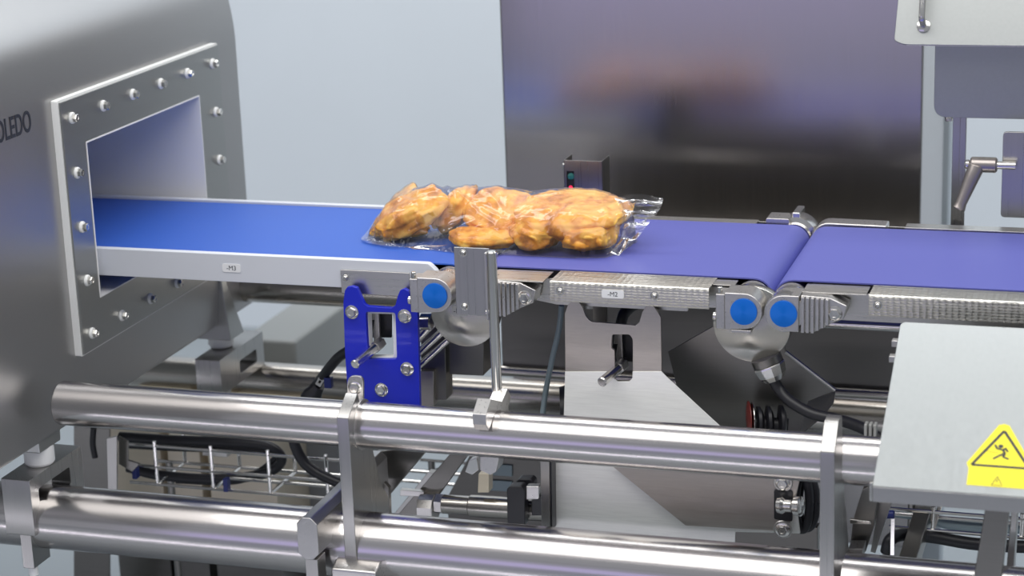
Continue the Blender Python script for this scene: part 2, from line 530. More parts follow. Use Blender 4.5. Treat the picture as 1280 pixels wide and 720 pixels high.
# gasket and flange frame
FY0, FY1, FZ0, FZ1 = -0.094, 0.429, 0.812, 1.186
bm = prism(bmesh.new(), rounded(rect(FY0 - .002, FY1 + .002, FZ0 - .003, FZ1 + .003), .003), 'x', HX, XF - .0032, [rect(OY0 - tk, OY1 + tk, OZ0 - tk, OZ1 + tk)])
obj('gasket', bm, M['white'], det, label='white gasket')
bm = prism(bmesh.new(), rect(FY0, FY1, FZ0, FZ1), 'x', XF - .0034, XF, [rect(OY0 - .0005, OY1 + .0005, OZ0 - .0005, OZ1 + .0005)])
obj('flange', bm, M['flange'], det, bev=.0005)
bys = [-0.0665 + .0935 * k for k in range(6)]
bzs = [0.837 + .0806 * k for k in range(5)]
for i, y in enumerate(bys):
    for j, z in enumerate(bzs):
        if 0 < i < 5 and 0 < j < 4: continue
        bolt(flange_bolt, det, (XF, y, z), QX, spin=random.random())
# lettering on the housing face
c = P(19, 160, X=HX)
cc = P(-2, 166, X=HX)
text_mesh('TOLEDO', 0.042, M['ink'], det, (HX + .0003, -0.2085, 1.171), (0, 1, 0), (0, 0, 1), depth=.0002, bold=0.0006, sx=.66)
# feet: tapered stubs with white bushings
for fy in (-0.185, 0.40):
    bm = bmesh.new()
    zt, zb = .775, .700
    lo = [(-.590, fy - .030), (-.546, fy - .030), (-.546, fy + .030), (-.590, fy + .030)]
    hi = [(-.60, fy - .036), (-.5445, fy - .036), (-.5445, fy + .036), (-.60, fy + .036)]
    if fy > 0:
        hi = [(-.60, fy - .006), (-.541, fy - .006), (-.541, fy + .006), (-.60, fy + .006)]
        zt = .80; zb = .692
        lo = [(-.585, fy - .028), (-.520, fy - .028), (-.520, fy + .028), (-.585, fy + .028)]
    A = [bm.verts.new((p[0], p[1], zb)) for p in lo]; B = [bm.verts.new((p[0], p[1], zt)) for p in hi]
    bm.faces.new(A); bm.faces.new(B)
    for k in range(4): bm.faces.new((A[k], A[(k + 1) % 4], B[(k + 1) % 4], B[k]))
    fo = obj('foot', bm, M['flange'], det, bev=.002)
    cx = -.566 if fy < 0 else -.552
    obj('bushing', lathe(bmesh.new(), [(0, .019), (.004, .022), (.024, .022), (.029, .019)], (cx, fy, .6735), (0, 0, 1)), M['white'], fo, label='white bushing')


# ------------------------------------------------------------------ conveyors
R_ = 0.0255
ZR = 0.9235
BT = 0.950


def belt_bm(xa, xb, y0=0.0, y1=0.30, zlow=0.0, left=True, right=True):
    """closed belt band around the two end rollers"""
    out, inn = [], []
    ro, ri = BT - ZR, BT - ZR - .002
    for rr, lst in ((ro, out), (ri, inn)):
        for k in range(13):
            a = PI / 2 - PI * k / 12
            lst.append((xb + rr * math.cos(a), ZR + rr * math.sin(a)))
        lift = .020 - (rr - ri)
        lst.append((xb - .045, ZR - rr + lift)); lst.append((xa + .045, ZR - rr + lift))
        for k in range(13):
            a = -PI / 2 - PI * k / 12
            lst.append((xa + rr * math.cos(a), ZR + rr * math.sin(a)))
    bm = bmesh.new()
    v = {}
    for nm, lst in (('o', out), ('i', inn)):
        for yy in (y0, y1):
            v[nm, yy] = [bm.verts.new((p[0], yy, p[1])) for p in lst]
    n = len(out)
    for k in range(n):
        j = (k + 1) % n
        bm.faces.new((v['o', y0][k], v['o', y0][j], v['o', y1][j], v['o', y1][k]))
        bm.faces.new((v['i', y0][k], v['i', y0][j], v['i', y1][j], v['i', y1][k]))
        for yy in (y0, y1): bm.faces.new((v['o', yy][k], v['o', yy][j], v['i', yy][j], v['i', yy][k]))
    return bm


YF = -0.072      # front face of the end blocks


def roller(conv, x):
    bm = bmesh.new()
    lathe(bm, [(0, .020), (.001, .0235), (.336, .0235), (.337, .020)], (x, -.030, ZR), (0, 1, 0), 32)
    # grooves just outside the belt
    obj('roller', bm, M['chrome'], conv)
    bm = bmesh.new()
    lathe(bm, [(0, .0245), (.004, .0245)], (x, -.010, ZR), (0, 1, 0), 32)
    obj('roller_ring', bm, M['cast'], conv)


def end_cap(conv, x, parent):
    bm = bmesh.new()
    lathe(bm, [(0, .0178), (.0008, .0182), (.0024, .0178), (.0046, 0.0)], (x, YF, ZR), (0, -1, 0), 48)
    o = obj('end_cap', bm, M['cap_blue'], parent, origin=(x, YF, ZR), quat=QF, label='round blue end cap', smooth=60)
    return o


def right_block(conv, x):
    """block whose round end faces right, with a flat wing at its left"""
    arc = [(x + .0245 * math.cos(a), ZR + .0245 * math.sin(a)) for a in [PI / 2 - PI * k / 14 for k in range(15)]]
    pts = arc + [(x - .026, ZR - .0265), (x - .026, ZR + .0245)]
    blk = obj('end_block', prism(bmesh.new(), pts, 'y', YF, -.030), M['cast'], conv, bev=.0012)
    w_ = bmesh.new()
    box(w_, x - .0385, x - .0265, YF + .004, -.034, ZR - .027, ZR + .021)
    obj('tension_plate', w_, M['cast'], blk, bev=.001)
    bm = bmesh.new()
    rod(bm, (x - .034, YF + .010, ZR + .021), (x - .034, YF + .010, ZR + .030), .0035, 12, .0008)
    obj('screw', bm, M['chrome'], blk)
    bm = bmesh.new()
    rod(bm, (x - .044, YF + .012, ZR - .012), (x - .0385, YF + .012, ZR - .012), .006, 16, .001)
    obj('screw', bm, M['chrome'], blk)
    bm = bmesh.new(); rod(bm, (x - .006, YF - .0005, ZR), (x - .006, YF + .002, ZR), .0001, 6)
    bm.free()
    end_cap(conv, x, blk)
    return blk


def left_block(conv, x):
    """block whose round end faces left, then ribs, then a tapered boss with a bolt"""
    arc = [(x + .0245 * math.cos(a), ZR + .0245 * math.sin(a)) for a in [PI / 2 + PI * k / 14 for k in range(15)]]
    pts = arc + [(x + .020, ZR - .0245), (x + .020, ZR + .0245)]
    blk = obj('end_block', prism(bmesh.new(), pts, 'y', YF, -.030), M['cast'], conv, bev=.0012)
    end_cap(conv, x, blk)
    bm = bmesh.new()
    rod(bm, (x, YF + .004, ZR), (x, YF + .020, ZR), .0263, 32)
    obj('collar', bm, M['chrome'], blk)
    rib = bmesh.new()
    k0 = x + .021
    pts = [(k0, ZR + .0235)]
    nr = 6; wd = .0385
    prism(rib, [(k0, ZR + .0235), (k0 + wd, ZR + .0215), (k0 + wd + .022, ZR + .012), (k0 + wd + .018, ZR - .006), (k0 + wd, ZR - .014), (k0 + wd * .45, ZR - .0262), (k0, ZR - .0262)], 'y', YF + .009, -.030)
    obj('boss', rib, M['cast'], blk, bev=.0012)
    for k in range(nr):
        xx = k0 + (k + .5) * wd / nr
        zb = ZR - .026 if k < 3 else ZR - .026 + (k - 2) * .0038
        rb = bmesh.new()
        prism(rb, rounded(rect(xx - .0022, xx + .0022, zb, ZR + .0225 - k * .0003), .0008, 2), 'y', YF + .003, YF + .010)
        obj('rib', rb, M['cast'], blk, bev=.0008)
    bolt(big_bolt, blk, (k0 + wd + .006, YF + .009, ZR + .001))
    return blk


def nameplate(parent, c, txt, w=.030, h=.012, n='nameplate', tagm='tag'):
    bm = prism(bmesh.new(), rounded(rect(c[0] - w / 2, c[0] + w / 2, c[2] - h / 2, c[2] + h / 2), .003), 'y', c[1], c[1] - .0008)
    o = obj(n, bm, M[tagm], parent, label='small tag reading ' + txt)
    text_mesh(txt, h * .78, M['ink'], o, (c[0], c[1] - .0009, c[2] - .0002), (1, 0, 0), (0, 0, 1), depth=.0001, bold=0)
    return o


def gear_disc(conv, x, z, r, name='gear_motor', y=-.030):
    bm = bmesh.new()
    lathe(bm, [(0, r * .98), (.003, r), (.016, r), (.018, r * .985), (.032, 0.0)], (x, y + .018, z), (0, -1, 0), 64)
    return obj(name, bm, M['disc'], conv, origin=(x, y, z), quat=QF, smooth=50)


# --- left conveyor through the detector
XM3 = 0.013
c3 = thing('belt_conveyor', (-0.45, 0.15, 0.87), 'left belt conveyor with bright blue belt and white side rails running into the detector', 'conveyor')
obj('belt', belt_bm(-1.45, XM3), M['belt_blue'], c3, label='bright blue belt')
roller(c3, XM3)
# white side rails with a raised lip
for s, nm in ((0, 'side_rail'), (1, 'side_rail')):
    if s == 0:
        ya, yb = -.014, -.0015
        pts = rounded([(-1.44, .911), (-.003, .911), (-.003, .940), (-.016, .9525), (-1.44, .9525)], [.001, .004, .004, .004, .001], 3)
    else:
        ya, yb = .3015, .313
        pts = rounded([(-1.44, .911), (-.003, .911), (-.003, .940), (-.016, .9535), (-1.44, .9535)], [.001, .004, .004, .004, .001], 3)
    rl = obj('side_rail', prism(bmesh.new(), pts, 'y', ya, yb), M['rail'], c3, bev=.0008, label='white side rail')
    if s == 0:
        nm3 = nameplate(rl, P(289.5, 335, Y=-.014), '-M3', .029, .0125)
bm = bmesh.new()                                                            # slide bed under the belt
box(bm, -1.42, -.02, .004, .296, .934, .946)
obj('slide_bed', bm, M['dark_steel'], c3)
# brushed cover plate on the rail end
cp = PY([(426, 332), (512, 336.5), (512, 365.5), (426, 359)], -.0145)
cp = rect(cp[0][0], cp[1][0], .904, .9385)
cov = obj('cover_plate', prism(bmesh.new(), rounded(cp, .002), 'y', -.0145, -.0175), M['steel_x'], c3, bev=.0006)
q = P(432, 347, Y=-.0175)
bolt(small_bolt, cov, (q.x, -.0175, q.z))
right_block(c3, XM3)
bk = right_block
g3 = gear_disc(c3, .040, .888, .0500)
nameplate(c3, (.040, -.050, .8965), '-M3', .022, .014, tagm='greytag')

# --- middle conveyor
XA, XB = .0745, .4455
c2 = thing('belt_conveyor', (0.26, 0.15, 0.87), 'middle belt conveyor with violet blue belt and steel cover strips between the other two', 'conveyor')
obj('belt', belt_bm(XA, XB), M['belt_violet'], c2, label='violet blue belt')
roller(c2, XA); roller(c2, XB)
obj('slide_bed', bx(XA + .03, XB - .03, .004, .296, .936, .9465), M['dark_steel'], c2)


def cover_strip(conv, xa, xb, yf=-.058, bolts=()):
    # top sheet with a lip folded down, dimpled on its face
    bm = bmesh.new()
    t_ = .0015
    pr = rounded([(-.002, .9485), (yf, .9485), (yf, .920)], [0, .003, 0], 4)
    pi = rounded([(-.002, .9485 - t_), (yf + t_, .9485 - t_), (yf + t_, .920)], [0, .002, 0], 4)
    prism(bm, pr + pi[::-1], 'x', xa, xb)
    o = obj('cover_strip', bm, M['dimpled'], conv, bev=.0003)
    for bxx in bolts:
        bolt(small_bolt, o, (bxx, yf, .935))
    return o


b1 = P(700, 365, Y=-.058).x; b2 = P(818, 371, Y=-.058).x
cs = cover_strip(c2, P(687, 352, Y=-.058).x, P(886, 362, Y=-.058).x, bolts=(b1, b2))
nameplate(cs, (P(766, 366.5, Y=-.058).x, -.058, .9345), '-M2', .031, .0115)
sp = [(.088, .943), (.425, .943), (.425, .9135), (.36, .9125), (.36, .906), (.175, .906), (.135, .9125), (.105, .888), (.088, .893)]
obj('side_plate', prism(bmesh.new(), rounded(sp, .002, 2), 'y', -.0265, -.0235), M['steel_x'], c2, bev=.0005)
obj('side_plate', prism(bmesh.new(), [(.088, .947), (.42, .947), (.42, .900), (.088, .900)], 'y', .325, .328), M['steel_x'], c2, bev=.0005)
bm = bmesh.new(); box(bm, .10, P(948, 275, Z=.95).x, .303, .328, .9475, .949)
obj('cover_strip', bm, M['steel_x'], c2, bev=.0004)
bm = bmesh.new(); box(bm, .085, .165, -.058, -.004, .9455, .947)
obj('top_tab', bm, M['steel_x'], c2, bev=.0004)
bm = bmesh.new(); box(bm, .395, .425, -.030, -.004, .9455, .947)
obj('top_tab', bm, M['steel_x'], c2, bev=.0004)
left_block(c2, XA)
right_block(c2, XB)
g2 = gear_disc(c2, .4475, .8935, .0530)
# grey lip under the block
obj('stop_tab', bx(.428, .455, -.0715, -.05, .893, .8975), M['cast'], c2, bev=.001)
# back blocks of the middle conveyor, the right one a bulky chromed drive
obj('back_block', prism(bmesh.new(), rounded(rect(.405, .440, ZR - .02, ZR + .034), .003), 'y', .305, .345), M['cast'], c2, bev=.001)
bm = bmesh.new()
lathe(bm, [(0, .024), (.012, .024), (.014, .031), (.040, .034), (.060, .028), (.066, .012), (.066, 0)], (.448, .303, ZR + .003), (0, 1, 0), 32)
drv = obj('drive_hub', bm, M['chrome'], c2)
bm = bmesh.new()
box(bm, .442, .454, .318, .366, ZR + .03, ZR + .041)
obj('hub_fin', bm, M['chrome'], drv, bev=.002)

# --- right conveyor
XR = .4985
c1 = thing('belt_conveyor', (0.95, 0.15, 0.87), 'right belt conveyor with violet blue belt going behind the sloped lid', 'conveyor')
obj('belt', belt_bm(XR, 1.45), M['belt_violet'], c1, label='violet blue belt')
roller(c1, XR)
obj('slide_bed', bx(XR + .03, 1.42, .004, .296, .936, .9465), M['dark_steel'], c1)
left_block(c1, XR)
cx0 = P(1086, 368, Y=-.05).x
cover_strip(c1, cx0, 1.44, yf=-.050, bolts=(P(1097, 385, Y=-.05).x,))
bm = bmesh.new(); box(bm, XR + .02, cx0 - .004, -.045, -.004, .9455, .947)
obj('top_tab', bm, M['steel_x'], c1, bev=.0004)
sp = [(XR + .02, .943), (1.44, .943), (1.44, .905), (cx0 - .06, .905), (cx0 - .06, .8935), (XR + .03, .8935)]
obj('side_plate', prism(bmesh.new(), sp, 'y', -.0265, -.0235), M['steel_x'], c1, bev=.0005)
bm = bmesh.new(); box(bm, P(1130, 288, Z=.95).x, 1.44, .303, .330, .949, .952)
obj('cover_strip', bm, M['steel_x'], c1, bev=.0005)
obj('under_rail', rod(bmesh.new(), (P(1003, 405, Y=.10).x, .10, P(1060, 405, Y=.10).z), (1.4, .10, P(1060, 405, Y=.10).z), .0075, 16), M['chrome'], c1)
arc = [(XR + .024 * math.cos(a), ZR + .006 + .024 * math.sin(a)) for a in [PI / 2 + PI * k / 14 for k in range(15)]]
obj('back_block', prism(bmesh.new(), arc + [(XR + .085, ZR - .01), (XR + .085, ZR + .029)], 'y', .306, .340), M['cast'], c1, bev=.002)
obj('side_plate', prism(bmesh.new(), [(XR + .05, .947), (1.44, .947), (1.44, .900), (XR + .05, .900)], 'y', .325, .328), M['steel_x'], c1, bev=.0005)

# ------------------------------------------------------------------ frame pipes
def pipe(y, z, r, xa, xb, label, mt='pipe', cap=True, name='frame_pipe'):
    bm = bmesh.new()
    L_ = xb - xa
    lathe(bm, [(0, r * .0 + 0.0001), (0.0, r - .004), (.0015, r - .001), (.004, r), (L_ - .004, r), (L_, r - .003), (L_, 0)], (xa, y, z), (1, 0, 0), 64)
    o = obj(name, bm, M[mt], origin=((xa + xb) / 2, y, z), smooth=50)
    return tag(o, label, 'pipe')


Y1 = -0.2
zc1, r1 = .7745, .0315
zc2, r2 = .5985, .0465
pipe(Y1, zc1, r1, P(76, 504, Y=-.2).x, 1.5, 'upper front steel pipe of the frame, with the slim rod clamped on top')
pipe(Y1, zc2, r2, -1.3, 1.5, 'lower front steel pipe, thickest, passing through the block at the left')
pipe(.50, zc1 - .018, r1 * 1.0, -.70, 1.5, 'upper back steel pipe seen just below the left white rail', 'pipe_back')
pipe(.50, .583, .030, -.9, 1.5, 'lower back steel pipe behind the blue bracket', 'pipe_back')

# front clamp plate A and the cross bar beside it
t = thing('clamp_plate', (-.06, -.2, .52), 'tall flat steel clamp plate gripping both front pipes left of the centre', 'clamp', 'flat clamp plates on the front pipes')
A = [(435.4, 523), (447, 491), (466, 561), (478, 608), (486, 620), (486, 642), (463, 650), (453, 690), (446, 704)]
ya = [(P(x, y, X=-.053).y, P(x, y, X=-.053).z) for x, y in A]
bm = prism(bmesh.new(), rounded(ya, .002, 2), 'x', -.053, -.070)
obj('plate', bm, M['steel_z'], t, bev=.0012)
pts = [(-.27, .59), (-.252, .597), (-.235, .597), (-.20, .585), (-.17, .54), (-.17, .50), (-.27, .50)]
obj('lower_jaw', prism(bmesh.new(), pts, 'x', -.083, -.018), M['cast'], t, bev=.003)
bm = prism(bmesh.new(), circle(Y1, zc1, r1 + .0035, 32), 'x', -.0712, -.0518, [circle(Y1, zc1, r1, 32)])
obj('weld_ring', bm, M['cast'], t)
# rounded tab with its bolt behind the clamp top
bm = prism(bmesh.new(), rounded(PY([(434, 505), (434, 470), (454, 470), (454, 505)], -.165), [.001, .011, .011, .001], 6), 'y', -.165, -.160)
tb = obj('tab', bm, M['cast'], t, bev=.0006)
q = P(444, 484, Y=-.165); bolt(big_bolt, tb, (q.x, -.165, q.z))

t = thing('cross_bar', (-.107, -.2, .60), 'chamfered steel bar lying across the lower front pipe left of the clamp plate', 'bar')
bar = rounded(rect(-.1215, -.0915, .608, .6685), .009, 1)
bm = prism(bmesh.new(), bar, 'y', -.287, -.02)
obj('bar_body', bm, M['steel_y'], t, bev=.0015)
obj('leg', prism(bmesh.new(), rect(-.114, -.096, .40, .6075), 'y', -.283, -.255), M['steel_z'], t, bev=.001)

# front clamp plate C at the right
t = thing('clamp_plate', (.59, -.2, .52), 'tall flat steel clamp plate gripping both front pipes left of the sloped lid', 'clamp', 'flat clamp plates on the front pipes')
ys_ = [(-.292, .816), (-.262, .846), (-.235, .846), (-.205, .72), (-.19, .70), (-.165, .64), (-.165, .56), (-.165, .50), (-.292, .50)]
obj('plate', prism(bmesh.new(), rounded(ys_, .002, 2), 'x', .582, .600), M['steel_z'], t, bev=.0012)
# strap block and leg to its right
t = thing('frame_strut', (.65, -.1, .5), 'bent steel strut behind the right clamp plate, under the sloped lid', 'strut')
def slab(pts, Y, th, mt, parent, name, bev=.001, **k):
    return obj(name, prism(bmesh.new(), PY(pts, Y), 'y', Y, Y + th), M[mt], parent, bev=bev, **k)
slab([(1066, 650), (1078, 612), (1086, 608), (1096, 628), (1092, 660), (1082, 690), (1062, 690)], -.12, .012, 'dark_steel', t, 'strut_plate')
slab([(1060, 686), (1079, 686), (1074, 730), (1053, 730)], -.16, .03, 'steel_z', t, 'strut_foot')
slab([(1092, 620), (1116, 624), (1094, 692), (1088, 690), (1094, 655)], -.09, .012, 'steel_z', t, 'strut_plate')
slab([(1062, 649), (1088, 652), (1089, 656), (1062, 655)], -.125, .006, 'chrome', t, 'strap')

# ------------------------------------------------------------------ detector carrying brackets on the lower pipes
def carry(fy, x0, label, far=False):
    t = thing('foot_bracket', (x0 - .02, fy, .58), label, 'bracket')
    if not far:
        o = rounded([(-.252, .588), (-.252, .673), (-.103, .673), (-.103, .588)], .002, 2)
        h = rounded([(-.230, .626), (-.230, .653), (-.140, .653), (-.140, .626)], .005, 3)
        bm = prism(bmesh.new(), o, 'x', x0, x0 - .046, [h])
        obj('ring', bm, M['steel_z'], t, bev=.001)
        obj('leg', bx(x0 - .028, x0 - .010, -.247, -.20, .535, .588), M['steel_z'], t, bev=.001)
        obj('screw', rod(bmesh.new(), (x0 - .019, -.235, .520), (x0 - .019, -.235, .535), .007, 16, .001), M['white'], t)
        obj('bushing_end', lathe(bmesh.new(), [(0, .010), (.004, .014), (.020, .014)], (x0 - .021, -.185, .633), (0, 0, 1)), M['white'], t)
    else:
        # mirrored: a post under a horizontal arm
        obj('arm', prism(bmesh.new(), rounded([(.325, .61), (.325, .672), (.50, .672), (.50, .61)], .002, 2), 'x', x0 + .040, x0 - .006,
                         [rounded([(.40, .625), (.40, .648), (.47, .648), (.47, .625)], .005, 3)]), M['steel_z'], t, bev=.001)
        obj('post', bx(x0 - .006, x0 + .040, .325, .36, .50, .6095), M['steel_z'], t, bev=.001)
    return t


carry(-.18, -.545, 'small steel ring bracket on the lower front pipe under the detector foot')
carry(.40, -.56, 'steel arm bracket carrying the detector foot at the back, above the rear pipe', True)

# ------------------------------------------------------------------ blue bracket
def outline(pts, Y): return PY(pts, Y)


t = thing('release_bracket', (-.09, -.02, .70), 'deep blue forked bracket plate with a window, under the left conveyor', 'bracket')
Yb = -.035
o = [(431, 363), (434, 359), (440, 358), (446, 360), (449, 367), (455, 380), (459, 383), (489, 385), (494, 382), (497, 370), (500, 363), (505, 361), (510, 364), (513, 373), (513.5, 386), (522, 390), (525, 515), (436, 515), (431, 440), (429, 378)]
h = rounded(PY([(457, 390), (494, 391), (496, 449), (460, 449)], Yb), .004, 3)
obj('plate', prism(bmesh.new(), PY(o, Yb), 'y', Yb, Yb + .008, [h]), M['bracket_blue'], t, bev=.0008)
h2 = rounded(PY([(461, 391), (492, 392), (493, 446), (463, 446)], Yb + .012), .003, 3)
h3 = rounded(PY([(453, 386), (499, 387), (500, 454), (456, 454)], Yb + .012), .003, 3)
obj('window_liner', prism(bmesh.new(), h3, 'y', Yb + .009, Yb + .024, [h2]), M['white'], t, bev=.0005)
for px, py in ((440, 390), (506, 395), (509, 461), (477, 487)):
    q = P(px, py, Y=Yb); bolt(big_bolt, t, (q.x, Yb, q.z), spin=random.random())


def catch(t, cx, cy, Y, tip, root):
    """hooked catch seen through the window and the lever that sticks out of it"""
    hook = [(cx - 5, cy - 24), (cx + 4, cy - 24), (cx + 6, cy + 22), (cx - 1, cy + 22), (cx - 3, cy + 2), (cx - 1, cy - 12), (cx - 6, cy - 12)]
    obj('catch', prism(bmesh.new(), PY(hook, Y + .03), 'y', Y + .03, Y + .036), M['cast'], t, bev=.0005)
    obj('catch_backing', prism(bmesh.new(), PY([(cx - 7, cy - 26), (cx + 20, cy - 26), (cx + 20, cy + 10), (cx - 7, cy + 10)], Y + .045), 'y', Y + .045, Y + .049), M['black_plastic'], t)
    a = P(*root, Y=Y + .02); b_ = P(*tip, Y=Y - .045)
    lv = obj('lever', rod(bmesh.new(), a, b_, .0068, 24, .0015), M['chrome'], t)
    d = (a - b_).normalized()
    bm = bmesh.new(); lathe(bm, [(0, .0085), (.018, .0085)], a - d * .012, d, 6)
    obj('hex_nut', bm, M['cast'], lv, smooth=20)


catch(t, 469, 412, Yb, (443, 456), (474, 430))
# grey lug at the lower edge of the rail

# ------------------------------------------------------------------ sheet bracket under the middle conveyor
t = thing('release_bracket', (.23, -.01, .55), 'sanded steel bracket plate with a window, lower leaf coloured bright as a reflection, under the middle conveyor', 'bracket')
Yb = -.040
o = [(706, 392), (710, 381), (716, 376), (719, 375), (723, 377), (728, 384), (732, 395), (736, 400), (740, 402.5), (794, 407), (799, 403), (803, 390), (808, 382), (812, 380), (817, 383), (822, 390), (826, 397), (827, 462)]
h = rounded(PY([(765, 418), (787, 418), (791, 424), (791, 471), (788, 475.5), (769, 476), (768, 437), (764, 436)], Yb), .003, 3)
bm = prism(bmesh.new(), PY(o + [(707, 462)], Yb), 'y', Yb, Yb + .006)
bm.free()
# upper leaf upright, lower leaf bent a few degrees forward
bm = bmesh.new()
prism(bm, PY(o + [(827, 478), (706.8, 478)], Yb), 'y', Yb, Yb + .004, [h])
obj('upper_plate', bm, M['warm_plate'], t, bev=.0005)
lo = PY([(706.8, 464), (827, 464), (831, 469), (913, 541), (930, 560), (706.8, 545)], Yb)
h_ = rounded(PY([(768.5, 463.9), (791, 463.9), (791, 472), (788, 476), (769, 476)], Yb), [0, 0, .003, .003, .002], 3)
lo = PY([(706.8, 464), (768.5, 464), (769, 473), (773, 476), (787, 476), (791, 472), (791, 464), (827, 464), (833, 470), (914, 541), (940, 566), (706.8, 548)], Yb)
bm = prism(bmesh.new(), lo, 'y', -.0018, .0)
zt = P(760, 464, Y=Yb).z
for v in bm.verts:                          # lean the leaf: lower edge comes forward
    v.co.y = v.co.y + Yb - .0002 - (zt - v.co.z) * .10
obj('lower_plate', bm, M['bright_plate'], t, bev=.0004)  # brighter than the upper leaf: the reflection is in its colour
catch(t, 773, 442, Yb, (752, 478), (777, 457))
obj('hanger', bx(P(741, 385, Y=.03).x, P(758, 385, Y=.03).x, .03, .035, .80, .90), M['dark_steel'], t)
bm = bmesh.new()
tube(bm, [P(775, 410, Y=.03), P(780, 392, Y=.04), P(795, 380, Y=.06), P(812, 372, Y=.09)], .008)
obj('arc_rod', bm, M['black'], t)

# lower skirt plate below the upper pipe (behind both pipes)
t = thing('skirt_plate', (.2, -.06, .5), 'large pale steel plate behind the front pipes below the sanded bracket', 'plate')
Yk = -.075
o = [(690, 570), (790, 578), (857, 657.5), (1000, 667), (1000, 670), (919, 668), (918, 690), (690, 690)]
obj('plate', prism(bmesh.new(), PY([(690, 570), (990, 592), (1000, 667), (919, 665), (918, 700), (690, 690)], Yk), 'y', Yk, Yk + .004), M['bright_plate'], t, bev=.0004)
obj('edge_channel', prism(bmesh.new(), PY([(675, 575), (687, 575), (688, 663), (677, 662)], Yk - .02), 'y', Yk - .02, Yk + .004), M['steel_z'], t, bev=.001)
obj('edge_strip', prism(bmesh.new(), PY([(687.5, 575), (689.5, 575), (690.5, 663), (688.5, 663)], Yk - .021), 'y', Yk - .021, Yk - .001), M['black_plastic'], t)
obj('end_block', prism(bmesh.new(), PY([(915, 655), (1022, 660), (1022, 715), (915, 715)], .03), 'y', .03, .05), M['deep_steel'], t, bev=.001)  # dark slab added to blacken the gap beside the plate
t = thing('cover_sheet', (.4, -.09, .6), 'slanted brownish steel sheet between the two front pipes, in front of the pale plate', 'plate')
Yk = -.083
obj('sheet', prism(bmesh.new(), PY([(762, 580), (1000, 598), (985, 664.5), (857, 657)], Yk), 'y', Yk, Yk + .003), M['warm_plate'], t, bev=.0004)
for px, py in ((979, 661), (979, 603)):
    q = P(px, py, Y=Yk)
    bm = bmesh.new(); rod(bm, (q.x, Yk - .003, q.z), (q.x, Yk, q.z), .0130, 24, .0008)
    wa = obj('washer', bm, M['cast'], t)
    bolt(big_bolt, t, (q.x, Yk - .003, q.z))
# black window with a chrome knob
q = P(979, 631, Y=Yk)
obj('window_frame', prism(bmesh.new(), rounded(PY([(968, 611), (991, 613), (991, 651), (968, 648)], Yk), .003, 3), 'y', Yk - .001, Yk - .003), M['black_plastic'], t)
bm = bmesh.new()
lathe(bm, [(0, .011), (.006, .012), (.010, .009), (.020, .009), (.024, .013), (.032, .0135), (.034, .010), (.034, 0)], (q.x - .004, Yk - .012, q.z + .004), (.9, -.2, .1), 24)
obj('knob', bm, M['chrome'], t)

# ------------------------------------------------------------------ reflector plate on a rod in front of the belts
t = thing('sensor_stand', (.105, -.17, .80), 'slim upright steel rod on the upper front pipe holding a small square plate', 'stand')
Yp = -.132
cl = P(567, 309, Y=Yp); cr_ = P(611, 312, Y=Yp); cb = P(567, 393, Y=Yp)
px0, px1, pz1, pz0 = cl.x, cr_.x, cl.z, cb.z
pl = obj('plate', bx(px0, px1, Yp, Yp + .003, pz0, pz1), M['steel_z'], t, bev=.0006)
bm = prism(bmesh.new(), [(px1 - .002, pz1 - .004), (px1 + .006, pz1 - .012), (px1 + .003, pz0), (px1 - .003, pz0 - .004)], 'y', Yp - .004, Yp + .002)
fl = bmesh.new()
box(fl, px1 - .003, px1, Yp - .012, Yp, pz0 - .002, pz1 - .003)
obj('flange_strip', fl, M['cast'], pl, bev=.0006)
bm.free()
for px, py in ((579, 316), (581, 383)):
    q = P(px, py, Y=Yp)
    bolt(small_bolt, pl, (q.x, Yp, q.z))
for px, py in ((611, 319), (612, 391)):
    q = P(px, py, Y=Yp - .01)
    bm = bmesh.new(); rod(bm, (q.x - .006, Yp - .008, q.z), (q.x + .012, Yp - .008, q.z), .0035, 12, .0008)
    obj('screw', bm, M['chrome'], pl)
rt = P(618, 314, Y=-.150); rb_ = P(622, 508, Y=-.150)
rx = rb_.x
obj('rod', rod(bmesh.new(), (rx, -.150, rb_.z), (rx, -.150, rt.z), .0068, 24, .0015), M['chrome'], t)
# V clamp foot on the pipe
q = P(604, 512, Y=-.21)
vb = [(-.245, .803), (-.245, .817), (-.222, .831), (-.200, .822), (-.176, .812), (-.150, .822), (-.135, .806), (-.150, .795), (-.168, .790), (-.172, .795), (-.185, .803), (-.2, .8065), (-.215, .8035), (-.228, .795), (-.236, .792)]
xl, xr = P(592, 520, Y=-.24).x, P(609, 520, Y=-.24).x
ft = obj('clamp_foot', prism(bmesh.new(), vb, 'x', xl, xr), M['cast'], t, bev=.0008)
obj('rod_socket', rod(bmesh.new(), (rx, -.150, rb_.z - .012), (rx, -.150, rb_.z + .004), .0085, 20, .001), M['cast'], t)
obj('link_bar', bx(xr - .001, rx + .003, -.160, -.145, rb_.z - .010, rb_.z + .001), M['cast'], t, bev=.001)

